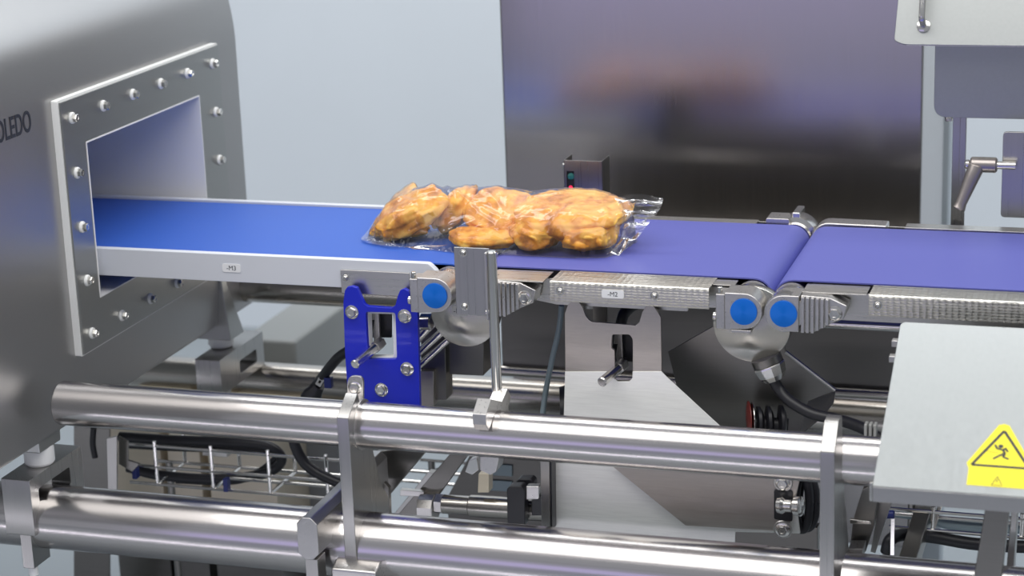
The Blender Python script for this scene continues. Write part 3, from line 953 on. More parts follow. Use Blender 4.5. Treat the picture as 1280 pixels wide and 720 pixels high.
# ------------------------------------------------------------------ photo eye behind the belt
t = thing('sensor_guard', (.12, .37, .93), 'small folded steel sensor box with green lens and red light behind the bag', 'sensor')
Ye = .36
x0, x1 = P(705, 220, Y=Ye).x, P(753, 220, Y=Ye).x
zt, zb = P(730, 201, Y=Ye).z, .935
bm = prism(bmesh.new(), rect(x0, x1, zb, zt), 'y', Ye, Ye + .0015, [rect(x0 + .004, x0 + .0165, zt - .052, zt - .017)])
obj('face', bm, M['steel_z'], t, bev=.0003)
obj('side_wing', bx(x1 - .0012, x1, Ye, Ye + .045, zb, zt + .0), M['steel_z'], t, bev=.0003)
obj('side_wing', bx(x0, x0 + .0012, Ye, Ye + .045, zb, zt + .0), M['steel_z'], t, bev=.0003)
sb = obj('sensor_body', bx(x0 + .002, x0 + .020, Ye + .003, Ye + .025, zt - .060, zt - .010), M['black_plastic'], t, bev=.0005)
bm = bmesh.new(); lathe(bm, [(0, .0055), (.001, .0052), (.0018, .003), (.002, 0)], (x0 + .0105, Ye + .003, zt - .026), (0, -1, 0), 20)
obj('lens', bm, M['lens_green'], sb, label='green lens')
bm = bmesh.new(); lathe(bm, [(0, .0032), (.001, .003), (.0018, .0015), (.002, 0)], (x0 + .0095, Ye + .003, zt - .044), (0, -1, 0), 16)
obj('indicator', bm, M['led_red'], sb, label='lit red indicator')
for zz in (zt - .010, zt - .058):
    bm = bmesh.new(); rod(bm, (x0 - .004, Ye + .010, zz), (x0, Ye + .010, zz), .004, 12, .001)
    obj('screw', bm, M['chrome'], t)
obj('stem', rod(bmesh.new(), (x0 + .03, Ye + .025, .78), (x0 + .03, Ye + .025, zb + .01), .008), M['steel_z'], t)

# ------------------------------------------------------------------ sloped lid box at the right
t = thing('sloped_box', (.78, -.27, .55), 'steel box with a sloped brushed lid and a yellow warning sticker', 'box')
F0 = P(1092, 607, Y=-.40); B0 = P(1125, 402, Y=-.15)
lx = (F0.x + B0.x) / 2
yf_, zf_, yb_, zb_ = -.40, F0.z, -.15, B0.z
uy = Vector((0, yb_ - yf_, zb_ - zf_)); SL = uy.length; uy.normalize()
n_ = Vector((1, 0, 0)).cross(uy)
bm = bmesh.new()
lidp = rounded([(0, 0), (.42, 0), (.42, SL), (0, SL)], [.001, .002, .012, .008], 4)
vs = [bm.verts.new(Vector((lx, yf_, zf_)) + Vector((1, 0, 0)) * p[0] + uy * p[1]) for p in lidp]
fc = bm.faces.new(vs)
ex = bmesh.ops.extrude_face_region(bm, geom=[fc])
bmesh.ops.translate(bm, verts=[v for v in ex['geom'] if isinstance(v, bmesh.types.BMVert)], vec=-n_ * .003)
lid = obj('lid', bm, M['lid'], t, bev=.0008)
obj('front_lip', bx(lx, lx + .42, yf_, yf_ + .003, zf_ - .020, zf_ - .0015), M['steel_y'], lid, bev=.0006)
obj('side_lip', prism(bmesh.new(), [(yf_ + .003, zf_ - .020), (yf_ + .003, zf_ - .003), (yb_, zb_ - .004), (yb_, zb_ - .020)], 'x', lx, lx + .002), M['steel_y'], lid, bev=.0004)
obj('corner_pin', bx(lx - .0035, lx - .0005, yf_ + .001, yf_ + .008, zf_ - .020, zf_ + .003), M['chrome'], lid, bev=.0006)
obj('body', prism(bmesh.new(), [(yf_ + .05, zf_ - .03), (yf_ + .05, zf_ + .018), (-.25, zf_ + .065), (-.25, zf_ - .03)], 'x', lx + .05, lx + .38), M['dark_steel'], t, bev=.002)
for tt_ in (.80, .90):
    c_ = Vector((lx, yf_, zf_)) + uy * SL * tt_ - n_ * .010
    obj('hinge_tab', bx(lx - .008, lx - .0002, c_.y - .006, c_.y + .006, c_.z - .004, c_.z + .004), M['cast'], lid, bev=.0008)
# sticker
def on_lid(px, py):
    """lid-plane coordinates of a photographed sticker corner"""
    c_ = (px - 640, py - 360, FPX)
    r = Vector([sum(a * b for a, b in zip(row, c_)) for row in ROWS])
    o_ = Vector((lx, yf_, zf_))
    tt = (o_ - EYE).dot(n_) / r.dot(n_)
    d = EYE + r * tt - o_
    return (d.x, d.dot(uy))


def lidshape(par, nm, mt, pts, off, th=.0003):
    return outline_on(par, nm, M[mt], pts, (lx, yf_, zf_), (1, 0, 0), uy, th, off)


S = [on_lid(*p) for p in ((1208, 606), (1207, 586), (1203, 579), (1249, 534), (1262, 533))]
apex = on_lid(1255.5, 531)
bl, ml, br_ = on_lid(1208, 606), on_lid(1205, 583), None
ctr = apex[0]
halfw = ctr - bl[0]
st = lidshape(lid, 'sticker', 'yellow', [(ctr - halfw, bl[1]), (ctr + halfw, bl[1]), (ctr + halfw, ml[1] - .003), (ctr + halfw + .003, ml[1] + .006), (ctr + .006, apex[1] - .001), (ctr, apex[1] + .001), (ctr - .006, apex[1] - .001), (ctr - halfw - .003, ml[1] + .006), (ctr - halfw, ml[1] - .003)], 0.0)
st['label'] = 'yellow warning sticker with slipping figure triangle'


def bar2(par, a, b_, wd, off=.0004, nm='print_line'):
    a, b_ = Vector(a), Vector(b_); d = (b_ - a).normalized(); s = Vector((-d.y, d.x)) * wd / 2
    lidshape(par, nm, 'ink', [tuple(a + s), tuple(b_ + s), tuple(b_ - s), tuple(a - s)], off, .0001)


ta = on_lid(1255.5, 539); tl = on_lid(1214.5, 581)
tr_ = (2 * ta[0] - tl[0], tl[1])
for a, b_ in ((ta, tl), (tl, tr_), (tr_, ta)): bar2(st, a, b_, .0034)
cf = (ta[0], tl[1] + (ta[1] - tl[1]) * .42)
S_ = halfw / .045
fig = [((-.011, .012), (-.008, .005)), ((-.008, .005), (.001, .003)), ((.001, .003), (.006, .007)), ((.004, .006), (.009, .000)), ((.001, .003), (.005, -.004)), ((.005, -.004), (.002, -.010)), ((.002, -.010), (.011, -.0135)), ((.004, -.003), (-.003, -.008)), ((-.003, -.008), (-.012, -.0150))]
for a, b_ in fig:
    bar2(st, (cf[0] + a[0] * S_, cf[1] + a[1] * S_ * 1.1), (cf[0] + b_[0] * S_, cf[1] + b_[1] * S_ * 1.1), .0026, nm='figure_line')
lidshape(st, 'figure_head', 'ink', circle(cf[0] - .002, cf[1] + .0105 * S_, .0030, 14), .0004, .0001)
bar2(st, (cf[0] - .023 * S_, cf[1] - .001), (cf[0] - .004, cf[1] - .003), .0004)
# small triangle below
sa, sl_ = on_lid(1247, 596), on_lid(1239, 606.3)
sr = (2 * sa[0] - sl_[0], sl_[1])
for a, b_ in ((sa, sl_), (sl_, sr), (sr, sa)): bar2(st, a, b_, .0008)
bar2(st, (sa[0], sa[1] - .004), (sa[0] - .0005, sl_[1] + .004), .0009)
# pedestal leg under the lid box
lg = [(1232, 636), (1262, 640), (1250, 730), (1213, 730)]
obj('leg', prism(bmesh.new(), PY([(1232, 632), (1262, 634), (1250, 735), (1215, 735)], -.30), 'y', -.30, -.255), M['dark_steel'], t, bev=.002)
obj('leg', prism(bmesh.new(), PY([(1264, 636), (1272, 636), (1266, 735), (1256, 735)], -.16), 'y', -.16, -.12), M['steel_z'], t, bev=.002)
obj('foot', bx(.72, .80, -.25, -.10, .45, .50), M['dark_steel'], t, bev=.002)

# ------------------------------------------------------------------ guard box hanging at the upper right
t = thing('hanging_guard', (.72, .45, 1.08), 'steel guard box with overhanging handled lid at the top right corner', 'guard')
Yg = .42
x0, x1 = P(1168, 100, Y=Yg).x, 1.05
zb, zt = P(1230, 148, Y=Yg).z, P(1230, 54, Y=Yg).z
obj('box_body', prism(bmesh.new(), rounded([(x0, zb), (x1, zb), (x1, zt), (x0, zt)], [.020, .02, .001, .001], 6), 'y', Yg, Yg + .10), M['lid'], t, bev=.0015)
# lid: sloped sheet, flipped up
la, lb = P(1123, 51, Y=Yg - .03), P(1133, -30, Y=Yg + .05)
bm = bmesh.new()
lo_ = [(P(1118, 44, Y=Yg - .03).x, 0.006), (P(1130, 53, Y=Yg - .03).x, 0), (1.06, 0), (1.06, .16), (P(1132, -20, Y=Yg + .05).x, .16)]
su = Vector((0, .36, .93)).normalized()
vs = [bm.verts.new(Vector((p[0], Yg - .035, zt + .002)) + su * p[1]) for p in rounded(lo_, [.004, .006, 0, 0, 0], 4)]
fc = bm.faces.new(vs)
ex = bmesh.ops.extrude_face_region(bm, geom=[fc])
bmesh.ops.translate(bm, verts=[v for v in ex['geom'] if isinstance(v, bmesh.types.BMVert)], vec=Vector((0, .93, -.36)) * .003)
gl_ = obj('lid', bm, M['lid'], t, bev=.0008)
obj('lid_lip', bx(P(1130, 53, Y=Yg - .03).x + .004, 1.05, Yg - .034, Yg, zt + .0005, zt + .0025), M['cast'], gl_)
h0 = P(1155, 28, Y=Yg - .02); h1 = P(1156, -12, Y=Yg + .02)
nn = Vector((0, -.93, .36))
ha = Vector((h0.x, Yg - .035, zt + .002)) + su * .028
hb = ha + su * .11
bm = bmesh.new()
tube(bm, [ha, ha + nn * .020 + su * .003, ha + nn * .030 + su * .014, hb + nn * .030 - su * .014, hb + nn * .02 - su * .003, hb], .0048)
obj('handle', bm, M['chrome'], gl_)
obj('handle_foot', lathe(bmesh.new(), [(0, .010), (.002, .010), (.004, .006)], ha - nn * .0, nn, 20), M['chrome'], gl_)
bm = bmesh.new(); rod(bm, (x0 + .022, Yg + .004, zb - .006), (x0 + .022, Yg + .004, zb), .006, 12, .001)
obj('screw', bm, M['chrome'], t)

t = thing('lever_plate', (.80, .40, .95), 'upright steel plate at the right edge with a clamping lever', 'plate')
Yl = .38
x0 = P(1252, 230, Y=Yl).x; zt = P(1260, 165, Y=Yl).z; zb = .951
obj('plate', prism(bmesh.new(), rounded([(x0, zb + .003), (1.0, zb + .003), (1.0, zt), (x0, zt)], [.006, 0, 0, .006], 4), 'y', Yl, Yl + .006), M['steel_z'], t, bev=.0008)
hub = P(1232, 206, Y=Yl - .012)
bm = bmesh.new(); rod(bm, (hub.x - .022, Yl - .012, hub.z), (x0 - .006, Yl - .012, hub.z), .0115, 24, .0025)
hb_ = obj('lever', bm, M['lever_cast'], t)
bm = bmesh.new()
p0 = Vector((hub.x - .012, Yl - .014, hub.z)); p1 = P(1198, 262, Y=Yl - .03)
ps = [p0, p0.lerp(p1, .35) + Vector((0, -.004, 0)), p0.lerp(p1, .85), p1]
rs = [.0125, .0105, .0082, .0100]
rings = []
for p, r in zip(ps, rs):
    d = (p1 - p0).normalized(); s1 = d.cross(Vector((0, 1, 0))).normalized(); s2 = d.cross(s1)
    rings.append([bm.verts.new(p + (s1 * math.cos(2 * PI * k / 16) + s2 * math.sin(2 * PI * k / 16)) * r) for k in range(16)])
for A_, B_ in zip(rings, rings[1:]):
    for k in range(16): bm.faces.new((A_[k], A_[(k + 1) % 16], B_[(k + 1) % 16], B_[k]))
bm.faces.new(rings[0]); bm.faces.new(rings[-1])
obj('lever_arm', bm, M['lever_cast'], hb_, bev=.0025)
bm = bmesh.new(); rod(bm, (x0 - .007, Yl - .012, hub.z), (x0 + .02, Yl - .012, hub.z), .006, 16)
obj('stud', bm, M['chrome'], hb_)
bm = bmesh.new(); rod(bm, (hub.x - .030, Yl - .012, hub.z), (hub.x - .022, Yl - .012, hub.z), .007, 12, .002)
obj('end_screw', bm, M['chrome'], hb_)

# ------------------------------------------------------------------ cables and small machine bits below
def cable(pts, r, label, mt='black', name='cable', cat='cable'):
    bm = tube(bmesh.new(), pts, r, 14)
    return tag(obj(name, bm, M[mt], smooth=60), label, cat)


gy = -.03
t = thing('cable_gland', tuple(P(965, 458, Y=gy)), 'chrome cable gland below the turned cone disc of the middle conveyor', 'gland')
ga, gb = P(957, 446, Y=gy), P(969, 476, Y=gy)
d = (gb - ga).normalized()
bm = bmesh.new(); lathe(bm, [(0, .021), (.010, .021)], ga, d, 32); obj('collar', bm, M['dark_steel'], t)
bm = bmesh.new(); lathe(bm, [(.0105, .022), (.013, .0225), (.026, .0195), (.034, .014), (.034, .008)], ga, d, 10); obj('nut', bm, M['chrome'], t, smooth=20, bev=.001)
cable([P(966, 474, Y=gy), P(975, 488, Y=gy), P(990, 503, Y=gy - .01), P(1015, 517, Y=gy - .02), P(1045, 524, Y=gy - .03), P(1068, 531, Y=gy - .05), P(1087, 540, Y=gy - .07), P(1110, 556, Y=gy - .08)], .0078,
      'thick black cable curving from the chrome gland to the right')
q = P(1089, 538, Y=-.11)
t = thing('cable_marker', tuple(q), 'clear white cable marker clipped on the thick black cable', 'marker')
for k in range(3):
    obj('marker_ring', bx(q.x - .008 + k * .006, q.x - .004 + k * .006, q.y - .010, q.y + .004, q.z - .009, q.z + .011), M['greytag'], t, bev=.001)
cable([P(702, 382, Y=.02), P(699, 410, Y=.02), P(690, 450, Y=.02), P(682, 490, Y=.02), P(678, 520, Y=.01)], .0040, 'thin grey-blue air hose hanging left of the sanded bracket', 'hose', 'air_hose', 'hose')
# cable left of the blue bracket with a plug
cable([P(384, 495, Y=.10), P(398, 478, Y=.10), P(410, 462, Y=.08), P(424, 446, Y=.06), P(440, 436, Y=.04)], .0078, 'short black cable bending up behind the blue bracket')
t = thing('cable_plug', tuple(P(394, 490, Y=.10)), 'black plug with pale clip behind the upper front pipe left of the blue bracket', 'plug')
a, b_ = P(386, 500, Y=.10), P(402, 478, Y=.10)
bm = bmesh.new(); lathe(bm, [(0, .015), (.012, .015), (.022, .011), (.03, .009)], a, b_ - a, 20); obj('plug_body', bm, M['black_plastic'], t)
bm = prism(bmesh.new(), PY([(394, 480), (402, 464), (409, 468), (400, 484)], .085), 'y', .085, .088, [PY([(397, 479), (399, 475), (402, 476), (400, 480)], .085), PY([(402, 471), (404, 467), (406, 469), (404, 473)], .085)])
obj('clip', bm, M['greytag'], t)
obj('tie', bx(P(408, 478, Y=.09).x, P(417, 478, Y=.09).x, .08, .09, P(412, 483, Y=.09).z, P(412, 470, Y=.09).z), M['tie'], t, bev=.001)

# rods dropping left from the left gear disc
t = thing('linkage', tuple(P(540, 430, Y=.03)), 'polished rods and dark block below the left cone disc', 'linkage')
for (a, b_, r) in (((555, 413), (500, 462), .006), ((560, 425), (512, 468), .005), ((545, 400), (520, 425), .007)):
    obj('rod', rod(bmesh.new(), P(*a, Y=.03), P(*b_, Y=.02), r, 16), M['chrome'], t)
obj('joint', rod(bmesh.new(), P(526, 402, Y=.01), P(540, 402, Y=.01), .012, 16, .002), M['chrome'], t)
slab([(526, 410), (556, 408), (558, 500), (526, 500)], .05, .03, 'dark_steel', t, 'bracket_block')
slab([(561, 405), (605, 405), (604, 470), (562, 468)], .06, .04, 'dark_steel', t, 'hanging_block')
slab([(524, 464), (542, 464), (542, 508), (524, 508)], .04, .02, 'warm_plate', t, 'bracket_block')

# hose ring left of the sanded bracket
bm = bmesh.new()
c_ = P(700, 515, Y=.03)
lathe(bm, [(0, .024), (0, .036), (.008, .038), (.014, .036), (.014, .024), (0, .024)], c_, (1, .3, 0), 40)
tag(obj('hose_ring', bm, M['black']), 'black rubber ring at the left edge of the sanded bracket above the pipe', 'ring')

# gusset plate right of the cone disc
t = thing('gusset', (.5, .02, .72), 'dark angled steel gusset below the right conveyor behind the black cable', 'gusset')
Yq = .04
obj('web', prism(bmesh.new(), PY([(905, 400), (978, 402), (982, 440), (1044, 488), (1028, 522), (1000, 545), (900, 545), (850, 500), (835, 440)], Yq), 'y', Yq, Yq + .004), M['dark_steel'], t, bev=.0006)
e0, e1 = P(982, 440, Y=Yq), P(1044, 488, Y=Yq)
bm = bmesh.new()
a = [P(1010, 502, Y=Yq - .002), P(1044, 489, Y=Yq - .002), P(1042, 504, Y=Yq - .03), P(1027, 523, Y=Yq - .03), P(1000, 543, Y=Yq - .002)]
vs = [bm.verts.new(p) for p in a]; fc = bm.faces.new(vs)
ex = bmesh.ops.extrude_face_region(bm, geom=[fc]); bmesh.ops.translate(bm, verts=[v for v in ex['geom'] if isinstance(v, bmesh.types.BMVert)], vec=(0, .003, 0))
obj('flange_fold', bm, M['steel_y'], t)
bm = bmesh.new()
tube(bm, [e0, e1], .003, 8, 0); obj('rim', bm, M['steel_y'], t)

# black ribbed bellows/pulleys
t = thing('bellows', tuple(P(950, 530, Y=-.02)), 'black ribbed rubber bellows with a red-brown rim behind the upper front pipe', 'bellows')
for k, (px, rr, mt) in enumerate(((934, .024, 'red_rubber'), (938, .023, 'chrome'), (945, .020, 'black'), (957, .021, 'black'), (973, .022, 'black'))):
    q = P(px, 523 + (3 if k > 1 else 0), Y=-.02)
    bm = bmesh.new(); lathe(bm, [(0, rr * .6), (.002, rr), (.006 if k > 1 else .003, rr), (.010 if k > 1 else .0035, rr * .6)], q, (1, .35, 0), 28)
    obj('rib' if k > 1 else 'rim', bm, M[mt], t)
obj('core', rod(bmesh.new(), P(938, 528, Y=-.02), P(985, 532, Y=-.01), .010, 16), M['black'], t)

# looped hoses between the pipes at the right
for k, (cx, w_, h_) in enumerate(((1003, 9, 34), (1009, 11, 32))):
    pts = [P(cx + w_ * math.cos(a), 628 + h_ * math.sin(a), Y=-.06 + .01 * k) for a in [2 * PI * j / 14 for j in range(15)]]
    cable(pts, .0062, ('inner' if k else 'outer') + ' loop of black hose left of the right clamp plate', name='hose_loop', cat='hose')

# pneumatic cylinder between the pipes
t = thing('air_cylinder', tuple(P(600, 635, Y=.05)), 'steel air cylinder with hex end lying between the front pipes', 'cylinder')
Yc = .05
def ln(bm, a, b_, r, n=24, ch=.001, Y=Yc): return rod(bm, P(*a, Y=Y), P(*b_, Y=Y), r, n, ch)
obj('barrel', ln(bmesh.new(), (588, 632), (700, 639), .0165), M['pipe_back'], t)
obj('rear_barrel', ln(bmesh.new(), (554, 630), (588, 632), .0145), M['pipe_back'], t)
obj('hex_end', ln(bmesh.new(), (545, 629), (555, 630), .0155, 6), M['cast'], t, smooth=20)
obj('head', ln(bmesh.new(), (526, 634), (545, 635), .021, 10), M['cast'], t, smooth=20)
t = thing('pipe_clip', tuple(P(645, 630, Y=.02)), 'black plastic clip around the air cylinder', 'clip')
slab([(633, 612), (637, 608), (651, 608), (656, 613), (656, 658), (634, 657)], .015, .02, 'black_plastic', t, 'clip_body', bev=.002)
slab([(644, 603), (648, 599), (663, 599), (667, 603), (667, 612), (644, 612)], .04, .02, 'black_plastic', t, 'clip_body', bev=.002)
slab([(657, 608), (674, 608), (674, 625), (657, 625)], .02, .015, 'cast', t, 'clip_nut', bev=.002)
slab([(664, 625), (678, 620), (678, 645), (664, 645)], .02, .015, 'black_plastic', t, 'clip_foot', bev=.002)
t = thing('clamp_screw', tuple(P(604, 584, Y=-.15)), 'steel clamp jaw and screw hanging under the upper front pipe', 'clamp')
slab([(600, 571), (624, 572), (620, 590), (613, 594), (600, 588)], -.17, .03, 'cast', t, 'jaw')
slab([(581, 590), (586, 576), (596, 572), (598, 588), (590, 594)], -.15, .02, 'chrome', t, 'screw_head')
slab([(598, 592), (611, 592), (611, 616), (597, 616)], .03, .02, 'beige', t, 'post')

# diagonal struts behind the frame at the centre left
t = thing('frame_brace', tuple(P(520, 600, Y=.1)), 'pair of dark flat steel braces slanting down behind the left clamp plate', 'brace')
slab([(505, 560), (536, 560), (484, 622), (470, 600), (470, 565)], .0, .02, 'dark_steel', t, 'brace')
slab([(562, 568), (584, 570), (526, 650), (496, 645)], .06, .015, 'dark_steel', t, 'brace')
slab([(485, 652), (535, 590), (545, 592), (500, 655)], .16, .015, 'steel_z', t, 'brace')
slab([(474, 598), (486, 610), (487, 648), (466, 650)], -.04, .01, 'dark_steel', t, 'brace_foot')
slab([(500, 612), (530, 615), (529, 621), (500, 620)], .05, .01, 'cast', t, 'strap')

t = thing('dark_fill_sheet', tuple(P(620, 640, Y=.30)), 'added dark sheet filling the gap behind the air cylinder between the front pipes', 'sheet')
slab([(592, 560), (690, 566), (690, 1100), (560, 1100), (560, 620)], .30, .004, 'deep_steel', t, 'sheet')  # sheet added to darken the gaps between the pipes
slab([(612, 580), (640, 582), (640, 596), (612, 594)], .296, .003, 'hose', t, 'pale_panel')  # pale grey-blue panels on the dark sheet
slab([(608, 600), (640, 602), (640, 615), (608, 613)], .296, .003, 'hose', t, 'pale_panel')
# wire tray behind, left part
def tray(x0, x1, Y, zs, ncross, label, ywid=.10, r=.0028):
    t = thing('wire_tray', ((x0 + x1) / 2, Y, zs[0]), label, 'tray')
    rows = [(Y, z) for z in zs] + [(Y + ywid, z) for z in zs[-1:]] + [(Y + ywid / 2, zs[-1]), (Y + ywid, zs[0])]
    for yy, z in rows:
        obj('long_wire', rod(bmesh.new(), (x0, yy, z), (x1, yy, z), r, 8), M['chrome'], t)
    for k in range(ncross):
        xx = x0 + (x1 - x0) * (k + .5) / ncross
        bm = tube(bmesh.new(), [(xx, Y, zs[0] + .008), (xx, Y, zs[-1]), (xx, Y + ywid, zs[-1]), (xx, Y + ywid, zs[0] + .008)], r * 1.15, 8, 0)
        obj('cross_wire', bm, M['chrome'], t)
    for xx in (x0 + .02, x1 - .02):
        obj('leg', rod(bmesh.new(), (xx, Y + ywid, 0), (xx, Y + ywid, zs[-1]), .006, 12), M['dark_steel'], t)
    return t


q0, q1, q2 = P(250, 562, Y=.15), P(250, 588, Y=.15), P(250, 602, Y=.15)
tray(P(160, 570, Y=.15).x, P(445, 590, Y=.15).x, .15, (q0.z, q1.z, q1.z - .03), 4, 'steel wire cable tray behind the lower front pipe at the left')
tray(P(1112, 640, Y=.10).x, 1.35, .10, (P(1180, 641, Y=.10).z, P(1180, 664, Y=.10).z), 6, 'steel wire cable tray under the sloped lid at the right')
tray(P(500, 600, Y=.35).x, P(1000, 600, Y=.35).x, .35, (P(530, 590, Y=.35).z, P(530, 603, Y=.35).z), 5, 'steel wire cable tray behind the air cylinder')
for (px, py) in ((168, 590), (282, 606)):
    q = P(px, py, Y=.14)
    tag(obj('cable_tie', bx(q.x - .004, q.x + .004, .138, .150, q.z - .012, q.z + .010), M['tie'], bev=.001), ('left' if px < 200 else 'right') + ' dark blue tie on the wire tray below the detector', 'cable tie')
cable([P(150, 546, Y=.20), P(210, 550, Y=.20), P(290, 553, Y=.20), P(335, 558, Y=.21), P(352, 575, Y=.22), P(330, 592, Y=.22), P(270, 599, Y=.20), P(200, 594, Y=.19), P(160, 584, Y=.19)], .0085, 'black cable looped over the wire tray below the detector')
cable([P(156, 556, Y=.23), P(230, 560, Y=.23), P(320, 562, Y=.23), P(345, 572, Y=.23), P(300, 600, Y=.23), P(220, 600, Y=.2)], .006, 'thinner black cable lying beside the loop on the wire tray')
cable([P(386, 500, Y=.10), P(372, 520, Y=.11), P(366, 540, Y=.12), P(370, 560, Y=.12), P(382, 580, Y=.12), P(402, 594, Y=.12), P(430, 606, Y=.12)], .0085, 'black cable hanging in a curve left of the clamp plate')
cable([P(117, 535, Y=.12), P(116, 555, Y=.12), P(119, 572, Y=.12)], .005, 'thin dark cable hanging beside the detector bracket')
cable([P(1108, 690, Y=.05), P(1114, 674, Y=.05), P(1134, 668, Y=.08), P(1170, 672, Y=.1), P(1220, 680, Y=.1), P(1290, 684, Y=.1)], .009, 'black cable arching under the sloped lid')
cable([P(1120, 640, Y=.16), P(1160, 646, Y=.16), P(1185, 655, Y=.16), P(1230, 660, Y=.16), P(1290, 660, Y=.16)], .008, 'dark grey hose lying in the wire tray under the lid', 'hose', 'hose', 'hose')
t = thing('gauge_rod', tuple(P(1116, 640, Y=.02)), 'thin bright upright rod below the lid corner', 'rod')
obj('rod', bx(P(1113.5, 660, Y=.02).x, P(1118, 660, Y=.02).x, .02, .024, P(1115, 694, Y=.02).z, P(1115, 640, Y=.02).z), M['chrome'], t)
obj('clip', rod(bmesh.new(), P(1104, 643, Y=.01), P(1118, 643, Y=.01), .006, 16, .001), M['tie'], t)

# beige sheet boxes behind the tray, standing on the floor
for k, (xa, xb, ya_, yb2, Y, lab) in enumerate((
        (138, 203, 535, 640, .42, 'beige steel cabinet below the detector, leftmost of three'),
        (212, 252, 548, 650, .42, 'beige steel cabinet below the detector, middle of three'),
        (262, 345, 552, 660, .42, 'beige steel cabinet below the detector, rightmost of three'))):
    t = thing('low_cabinet', (P((xa + xb) / 2, 600, Y=Y).x, Y + .1, 0), lab, 'cabinet')
    a, c = P(xa, 600, Y=Y).x, P(xb, 600, Y=Y).x
    obj('body', bx(a, c, Y, Y + .14, P(xb, 688, Y=Y).z, P(xb, ya_, Y=Y).z), M['beige'], t, bev=.002)
    obj('plinth', bx(a, c, Y + .003, Y + .13, 0, P(xb, 688, Y=Y).z), M['dark_steel'], t)
t = thing('low_cabinet', (-.15, .6, 0), 'grey steel cabinet behind the lower front pipe left of the clamp plate', 'cabinet')
obj('body', bx(P(352, 600, Y=.5).x, P(408, 600, Y=.5).x, .56, .8, .06, .50), M['grey_paint'], t, bev=.003)
obj('plinth', bx(P(356, 600, Y=.5).x, P(404, 600, Y=.5).x, .58, .78, 0, .06), M['dark_steel'], t)

# steel upright panel at the detector bracket (blurred)
t = thing('support_plate', tuple(P(100, 600, Y=.08)), 'upright steel sheet behind the left end of the upper front pipe', 'plate')
slab([(133, 548), (146, 545), (146, 625), (135, 625)], .10, .004, 'steel_z', t, 'sheet')
slab([(148, 545), (160, 552), (160, 575), (175, 580), (165, 590), (148, 580)], .12, .004, 'dark_steel', t, 'sheet')

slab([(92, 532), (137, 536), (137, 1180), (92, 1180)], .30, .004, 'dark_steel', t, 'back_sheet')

# grey motor box behind the detector
t = thing('motor_box', tuple(P(360, 455, Y=.75)), 'grey painted box standing behind the back pipe right of the detector', 'box')
Yg = .75
a, c = P(330, 420, Y=Yg).x, P(368, 420, Y=Yg).x
z1_, z0_ = P(340, 425, Y=Yg).z, P(340, 490, Y=Yg).z
obj('box_body', bx(a - .05, c, Yg, Yg + .26, z0_ - .2, z1_), M['grey_paint'], t, bev=.008)
obj('leg', bx(a - .02, c - .04, Yg + .05, Yg + .2, 0, z0_ - .2), M['grey_paint'], t)

# cross members joining the frame pipes, and the dark tray below the belts
for x, lab in ((.66, 'dark steel cross member of the frame beneath the sloped lid'),):
    t = thing('cross_member', (x, .15, .6), lab, 'beam')
    obj('beam', bx(x - .012, x + .012, -.14, .47, .545, .575), M['dark_steel'], t, bev=.002)
t = thing('drip_tray', (.35, .45, .6), 'dark steel sheet hanging under the middle and right belts', 'tray')
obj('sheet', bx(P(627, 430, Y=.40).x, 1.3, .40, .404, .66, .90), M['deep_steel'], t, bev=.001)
obj('rim', rod(bmesh.new(), (P(627, 430, Y=.40).x, .395, .662), (1.3, .395, .662), .009, 16), M['pipe_back'], t)  # tube added as the warm highlight streak along the sheet

# ------------------------------------------------------------------ the breaded fillets and their bag
def fillet_bm(seed, ax, ay, az, e=.75):
    bm = bmesh.new()
    bmesh.ops.create_icosphere(bm, subdivisions=5, radius=1)
    off = Vector((seed * 7.3, seed * 3.1, seed * 1.7))
    for v in bm.verts:
        p = v.co.copy()
        s = lambda a: math.copysign(abs(a) ** e, a)
        q = Vector((s(p.x) * ax, s(p.y) * ay, s(p.z) * az))
        q *= 1 + .22 * noise.noise(p * 1.1 + off) + .10 * noise.noise(p * 3 + off)
        q += p * (.0035 * noise.noise(q * 70 + off) + .0014 * abs(noise.noise(q * 260 + off)))
        v.co = q
    return bm


fil = [  # px, py, Y, half sizes, roll/pitch/yaw, label
    ((512, 276), .125, (.056, .040, .017), (.40, -.42, .15), 'breaded fillet at the left end of the bag, slanting up to the right'),
    ((505, 259), .205, (.030, .040, .016), (.10, -.80, .30), 'pale tip of a breaded fillet standing behind the leftmost one'),
    ((567, 262), .165, (.038, .040, .020), (.30, -.75, -.10), 'breaded fillet standing steeply, second from the left at the front'),
    ((628, 272), .150, (.052, .050, .018), (.40, .28, -.15), 'smooth yellow breaded fillet in the middle of the bag'),
    ((605, 300), .095, (.050, .030, .012), (.05, .05, .06), 'thin breaded fillet lying on the belt at the front middle'),
    ((716, 268), .140, (.081, .062, .0195), (.16, .03, .05), 'largest breaded fillet, lying on top at the right'),
    ((672, 296), .105, (.036, .040, .016), (.0, .12, -.2), 'breaded fillet at the bottom, under the left end of the largest one'),
    ((736, 303), .110, (.046, .045, .0185), (.08, -.03, .1), 'breaded fillet at the bottom right corner of the bag'),
    ((500, 298), .135, (.040, .036, .010), (.0, -.04, .1), 'breaded fillet lying flat beneath the slanting left one'),
]
allv, allf = [], []
FIL = []
